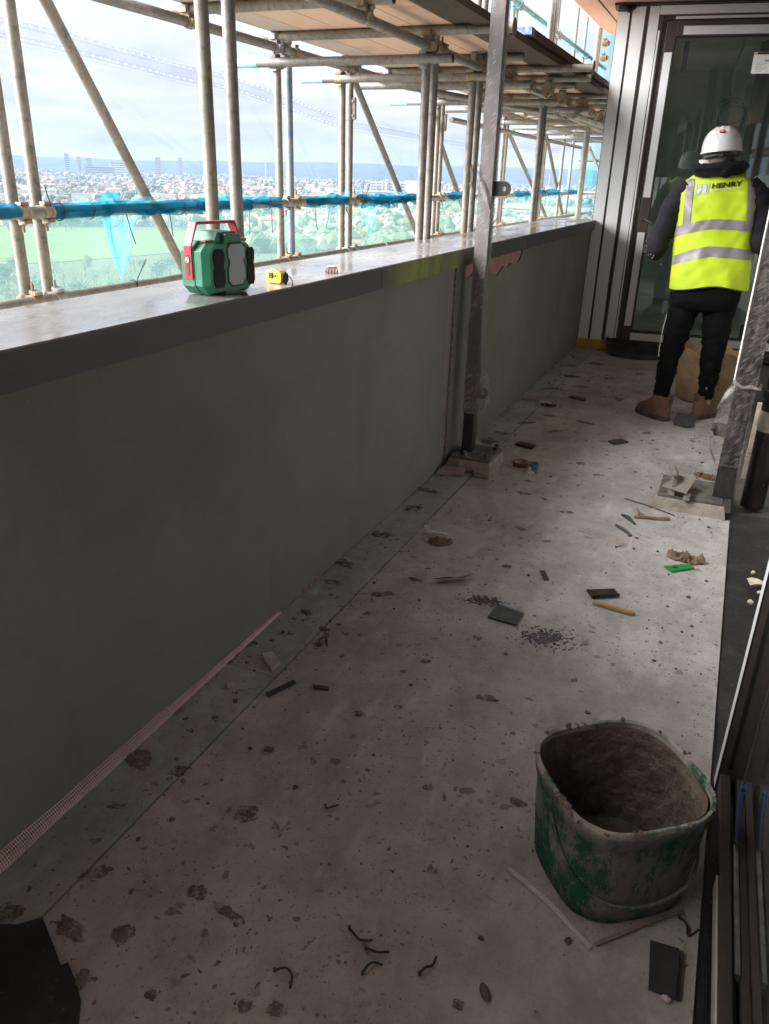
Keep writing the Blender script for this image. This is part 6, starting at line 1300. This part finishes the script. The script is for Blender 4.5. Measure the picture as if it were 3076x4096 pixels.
for a, d in spots[:300]:
    k = random.randrange(len(hproto)); o = hproto[k][3]
    if used[k]: o = o.copy(); COL.objects.link(o)
    used[k] = True; x, y = polar(a, d); o.location = (x, y, GZ); o.rotation_euler = (0, 0, R(a) + random.uniform(-0.5, 0.5) + (math.pi/2 if random.random() < 0.15 else 0))
    tag(o, HLAB[k//4], 'house', 'suburban houses beyond the netting, style %d' % (k//4 + 1))
    hcount += 1
for k, u in enumerate(used):
    if not u: bpy.data.objects.remove(hproto[k][3])
def far_houses():
    b = MB(); random.seed(9)
    for k in range(5200):
        d = 1320 + 4300*random.random()**1.7; az = random.uniform(54, 6)
        if 9 < az < 21 and 1400 < d < 1760: continue
        if noise.noise(Vector((az*0.45, d*0.0016, 2))) < -0.12: continue
        x, y = polar(az, d); w, dp, h, rh = random.uniform(8, 22), 8.5, random.uniform(5, 7), random.uniform(2.6, 3.6)
        if random.random() < 0.05: w, dp, h, rh = random.uniform(25, 60), random.uniform(14, 30), random.uniform(7, 14), 0.4
        t = R(az) + random.uniform(-0.7, 0.7); c_, s_ = math.cos(t), math.sin(t)
        P = lambda u, v, z: (x + u*c_ - v*s_, y + u*s_ + v*c_, GZ + z)
        mi = random.choice((0,0,0,1,2)); ri = 3 + random.choice((0,0,1,2,3))
        if rh < 1: mi, ri = 0, random.choice((0, 6))
        X, Y = w/2, dp/2
        b.add([P(-X,-Y,0), P(X,-Y,0), P(X,Y,0), P(-X,Y,0), P(-X,-Y,h), P(X,-Y,h), P(X,Y,h), P(-X,Y,h)], [(0,1,5,4), (1,2,6,5), (2,3,7,6), (3,0,4,7)], mi)
        b.add([P(-X-.3,-Y-.3,h), P(X+.3,-Y-.3,h), P(X+.3,Y+.3,h), P(-X-.3,Y+.3,h), P(-X,0,h+rh), P(X,0,h+rh)], [(0,1,5,4), (2,3,4,5), (1,2,5), (3,0,4)], ri)
    return b
tag(far_houses().build('distant_suburb', wallm + roofm), 'mass of tiny rooftops stretching to the hills', 'suburb', kind='stuff')
# trees
bark = plain('bark', (0.07,0.055,0.042), None, 1, 0.95)
leafm = [plain('evergreen_foliage', (0.030,0.058,0.028), (0.05,0.08,0.035), 0.35, 0.95), plain('bare_twig_crown', (0.16,0.145,0.12), (0.12,0.11,0.09), 0.35, 0.95), plain('mossy_foliage', (0.085,0.105,0.045), (0.06,0.08,0.04), 0.35, 0.95)]
def tree_parts(kind, sd):
    random.seed(sd); t = MB(); H = 1.0
    t.path([(0,0,-0.05), (0.01,0,0.3), (0.0,0.01,0.6)], [0.035,0.026,0.012], 6)
    for k in range(6):
        a = k*1.05 + random.random(); z = 0.28 + 0.05*k; t.path([(0,0,z), (0.14*math.cos(a), 0.14*math.sin(a), z + 0.16), (0.24*math.cos(a), 0.24*math.sin(a), z + 0.32)], [0.014,0.009,0.003], 4)
    c = MB(); n = 420 if kind != 1 else 300; s0 = 0.045 if kind != 1 else 0.030
    cl = [Vector((random.gauss(0, 0.17), random.gauss(0, 0.17), random.uniform(0.38, 0.92))) for _ in range(13)]
    for k in range(n):
        p = random.choice(cl) + Vector((random.gauss(0, 0.075), random.gauss(0, 0.075), random.gauss(0, 0.065))); u = Vector((random.gauss(0,1), random.gauss(0,1), random.gauss(0,1))).normalized(); v = u.orthogonal().normalized(); s_ = s0*random.uniform(0.5, 1.3)
        w = u.cross(v)
        if kind == 1: c.add([p - v*s_*1.7, p + w*s_*0.25, p + v*s_*1.7, p - w*s_*0.25], [(0,1,2,3)])
        else: c.add([p - v*s_, p + w*s_*0.8, p + v*s_, p - w*s_*0.8], [(0,1,2,3)])
    return t, c
tproto = []
for i, kind in enumerate((0, 1, 1, 2)):
    t, c = tree_parts(kind, 50 + i); root = thing('tree', 'x', 'tree'); t.build('trunk', bark, root); c.build('crown', leafm[kind], root); tproto.append(root)
TL = ['dark evergreen tree standing in the parkland below the netting', 'bare grey-brown winter tree in the parkland below the netting', 'broad leafless winter tree in the parkland below the netting', 'mossy green tree in the parkland below the netting']
random.seed(31); tused = [False]*4; tspots = []
for k in range(150):
    az = random.uniform(51, 29); d = random.uniform(300, 520)
    if az > 38 and d > 455: d = random.uniform(300, 455)
    tspots.append((az, d, random.uniform(6, 11)))
for k in range(60): tspots.append((random.uniform(30, 9), random.uniform(430, 545), random.uniform(9, 15)))
for k in range(40): tspots.append((random.uniform(50, 34), random.uniform(735, 800), random.uniform(8, 13)))
for az, d, h in tspots:
    k = random.choice((0,1,1,1,2,2,2,3)); o = tproto[k] if not tused[k] else copy_tree(tproto[k]); tused[k] = True
    x, y = polar(az, d); o.location = (x, y, GZ); o.scale = (h*random.uniform(.8,1.1),)*2 + (h,); o.rotation_euler = (0, 0, random.uniform(0, 6))
    tag(o, TL[k], 'tree', 'parkland trees below the block, kind %d' % (k + 1))
def far_trees():
    b = MB(); random.seed(12); ic = bmesh.new(); bmesh.ops.create_icosphere(ic, subdivisions=1, radius=1.0); V = [v.co.copy() for v in ic.verts]; Fs = [[v.index for v in f.verts] for f in ic.faces]; ic.free()
    for k in range(6200):
        d = 560 + 5600*random.random()**1.75; az = random.uniform(55, 5)
        if az > 34 and d < 800: continue
        if 9 < az < 21 and 1400 < d < 1760: continue
        if d > 1400 and noise.noise(Vector((az*0.45, d*0.0016, 2))) > 0.10 and random.random() < 0.6: continue
        x, y = polar(az, d); h = random.uniform(6, 13)*(1 + d/9000); w = h*random.uniform(0.35, 0.75); off = Vector((k*0.37, k*0.11, 0))
        b.add([(x + v.x*w*(1 + 0.5*noise.noise(v*1.5 + off)), y + v.y*w*(1 + 0.5*noise.noise(v*1.5 + off)), GZ + h*0.5 + v.z*h*0.5*(1 + 0.4*noise.noise(v*1.5 + off))) for v in V], Fs, random.choice((0,0,1,1,2)))
    return b
tag(far_trees().build('distant_trees', leafm), 'scattered far trees between the rooftops', 'trees', kind='stuff')
# landmark buildings
def block(name, az, d, w, dp, h, m, label, floors=0, z0=0, parent=None):
    x, y = polar(az, d); root = parent or thing(name, label, 'building', (x, y, GZ), R(az)); b = MB(); b.bx(-w/2, w/2, -dp/2, dp/2, z0, z0 + h); b.build('wall', m, root)
    for f in range(floors):
        z = z0 + (f + 0.45)*h/floors; wb = MB(); wb.bx(-w*0.46, w*0.46, -dp/2 - 0.3, -dp/2, z, z + h/floors*0.42); wb.build('window_band', winm, root)
    b = MB(); b.bx(-w*0.52, w*0.52, -dp*0.52, dp*0.52, z0 + h, z0 + h + 1.2); b.build('roof', M['concrete'], root)
    return root
whitew = plain('white_building', (0.48,0.48,0.47), None, 0.1, 0.9); brickt = plain('brick_tower', (0.36,0.24,0.18), None, 0.1, 0.9); greyt = plain('grey_tower', (0.25,0.25,0.26), None, 0.1, 0.9)
block('tower_block', 43.9, 5200, 26, 20, 105, greyt, 'darkest tower block on the left skyline', 10); block('tower_block', 43.2, 5200, 22, 20, 92, brickt, 'brick tower block just right of the darkest one', 10); block('tower_block', 42.6, 5300, 30, 20, 88, greyt, 'broad grey tower block on the left skyline', 9)
block('office_block', 40.7, 5000, 120, 30, 66, whitew, 'wide pale office block between the skyline towers', 6); block('tower_block', 38.4, 5200, 34, 22, 100, brickt, 'warm brick tower block right of the wide office', 10); block('tower_block', 37.0, 5300, 24, 20, 104, brickt, 'slim brick tower block farthest right of the skyline group', 10)
block('low_block', 42.0, 4600, 150, 30, 42, greyt, 'long low grey block below the skyline towers', 4); block('long_shed', 32.8, 4300, 120, 40, 20, whitew, 'long bright white shed low on the far plain', 1)
cp = block('car_park', 22.9, 2250, 130, 60, 6, whitew, 'white multi-storey car park with stair towers', 0)
for k in range(4):
    b = MB(); b.bx(-64, 64, -31, -29, 8 + 7*k, 11 + 7*k); b.build('deck', whitew, cp)
for k in range(9):
    b = MB(); b.bx(-64 + 15.6*k, -61 + 15.6*k, -31.5, -30.5, 6, 32); b.build('column', whitew, cp)
b = MB(); b.bx(-4, 8, -34, -22, 0, 48); b.build('stair_tower', whitew, cp); b = MB(); b.bx(-24, -18, -34, -26, 0, 38); b.build('stair_tower', whitew, cp); b = MB(); b.bx(-62, 62, -26, 30, 6, 30); b.build('inner_decks', greyt, cp); b = MB(); b.bx(30, 66, -32, 30, 0, 36); b.build('wing', whitew, cp)
block('warehouse', 24.6, 1990, 150, 90, 12, whitew, 'large flat white warehouse in front of the car park', 0); block('warehouse', 20.4, 1900, 110, 60, 9, greyt, 'grey warehouse right of the large white one', 0)
block('school_building', 15.0, 1240, 60, 22, 11, plain('yellow_brick', (0.55,0.40,0.2), None, 0.2, 0.9), 'yellow brick block among the roofs on the right', 3)
for az, d, h, lab in ((29.9, 900, 46, 'thin pale mast rising in front of the suburb'), (31.5, 4200, 95, 'faint distant transmitter mast on the plain'), (12.6, 1500, 60, 'pink crane mast far right beyond the netting')):
    x, y = polar(az, d); b = MB(); b.tube((x, y, GZ), (x, y, GZ + h), 0.35*d/900, 6); b.tube((x, y, GZ + h), (x, y, GZ + h*1.12), 0.12*d/900, 5); tag(b.build('mast', plain('mast_paint', (0.6,0.55,0.55) if d != 1500 else (0.6,0.25,0.22))), lab, 'mast')
# ------------------------------------------------------------------ the air
hz = MB(); hz.bx(-13000, 13000, -13000, 13000, GZ - 4, 118); ho = hz.build('haze', None)
ho.data.materials.clear(); hmat = bpy.data.materials.new('haze_air'); hmat.use_nodes = True; t_ = hmat.node_tree; t_.nodes.clear()
o_ = t_.nodes.new('ShaderNodeOutputMaterial'); pv = t_.nodes.new('ShaderNodeVolumePrincipled'); pv.inputs['Color'].default_value = (0.30,0.46,0.78,1); pv.inputs['Density'].default_value = 0.000065; pv.inputs['Anisotropy'].default_value = 0.2
t_.links.new(pv.outputs[0], o_.inputs['Volume']); ho.data.materials.append(hmat); ho['kind'] = 'stuff'
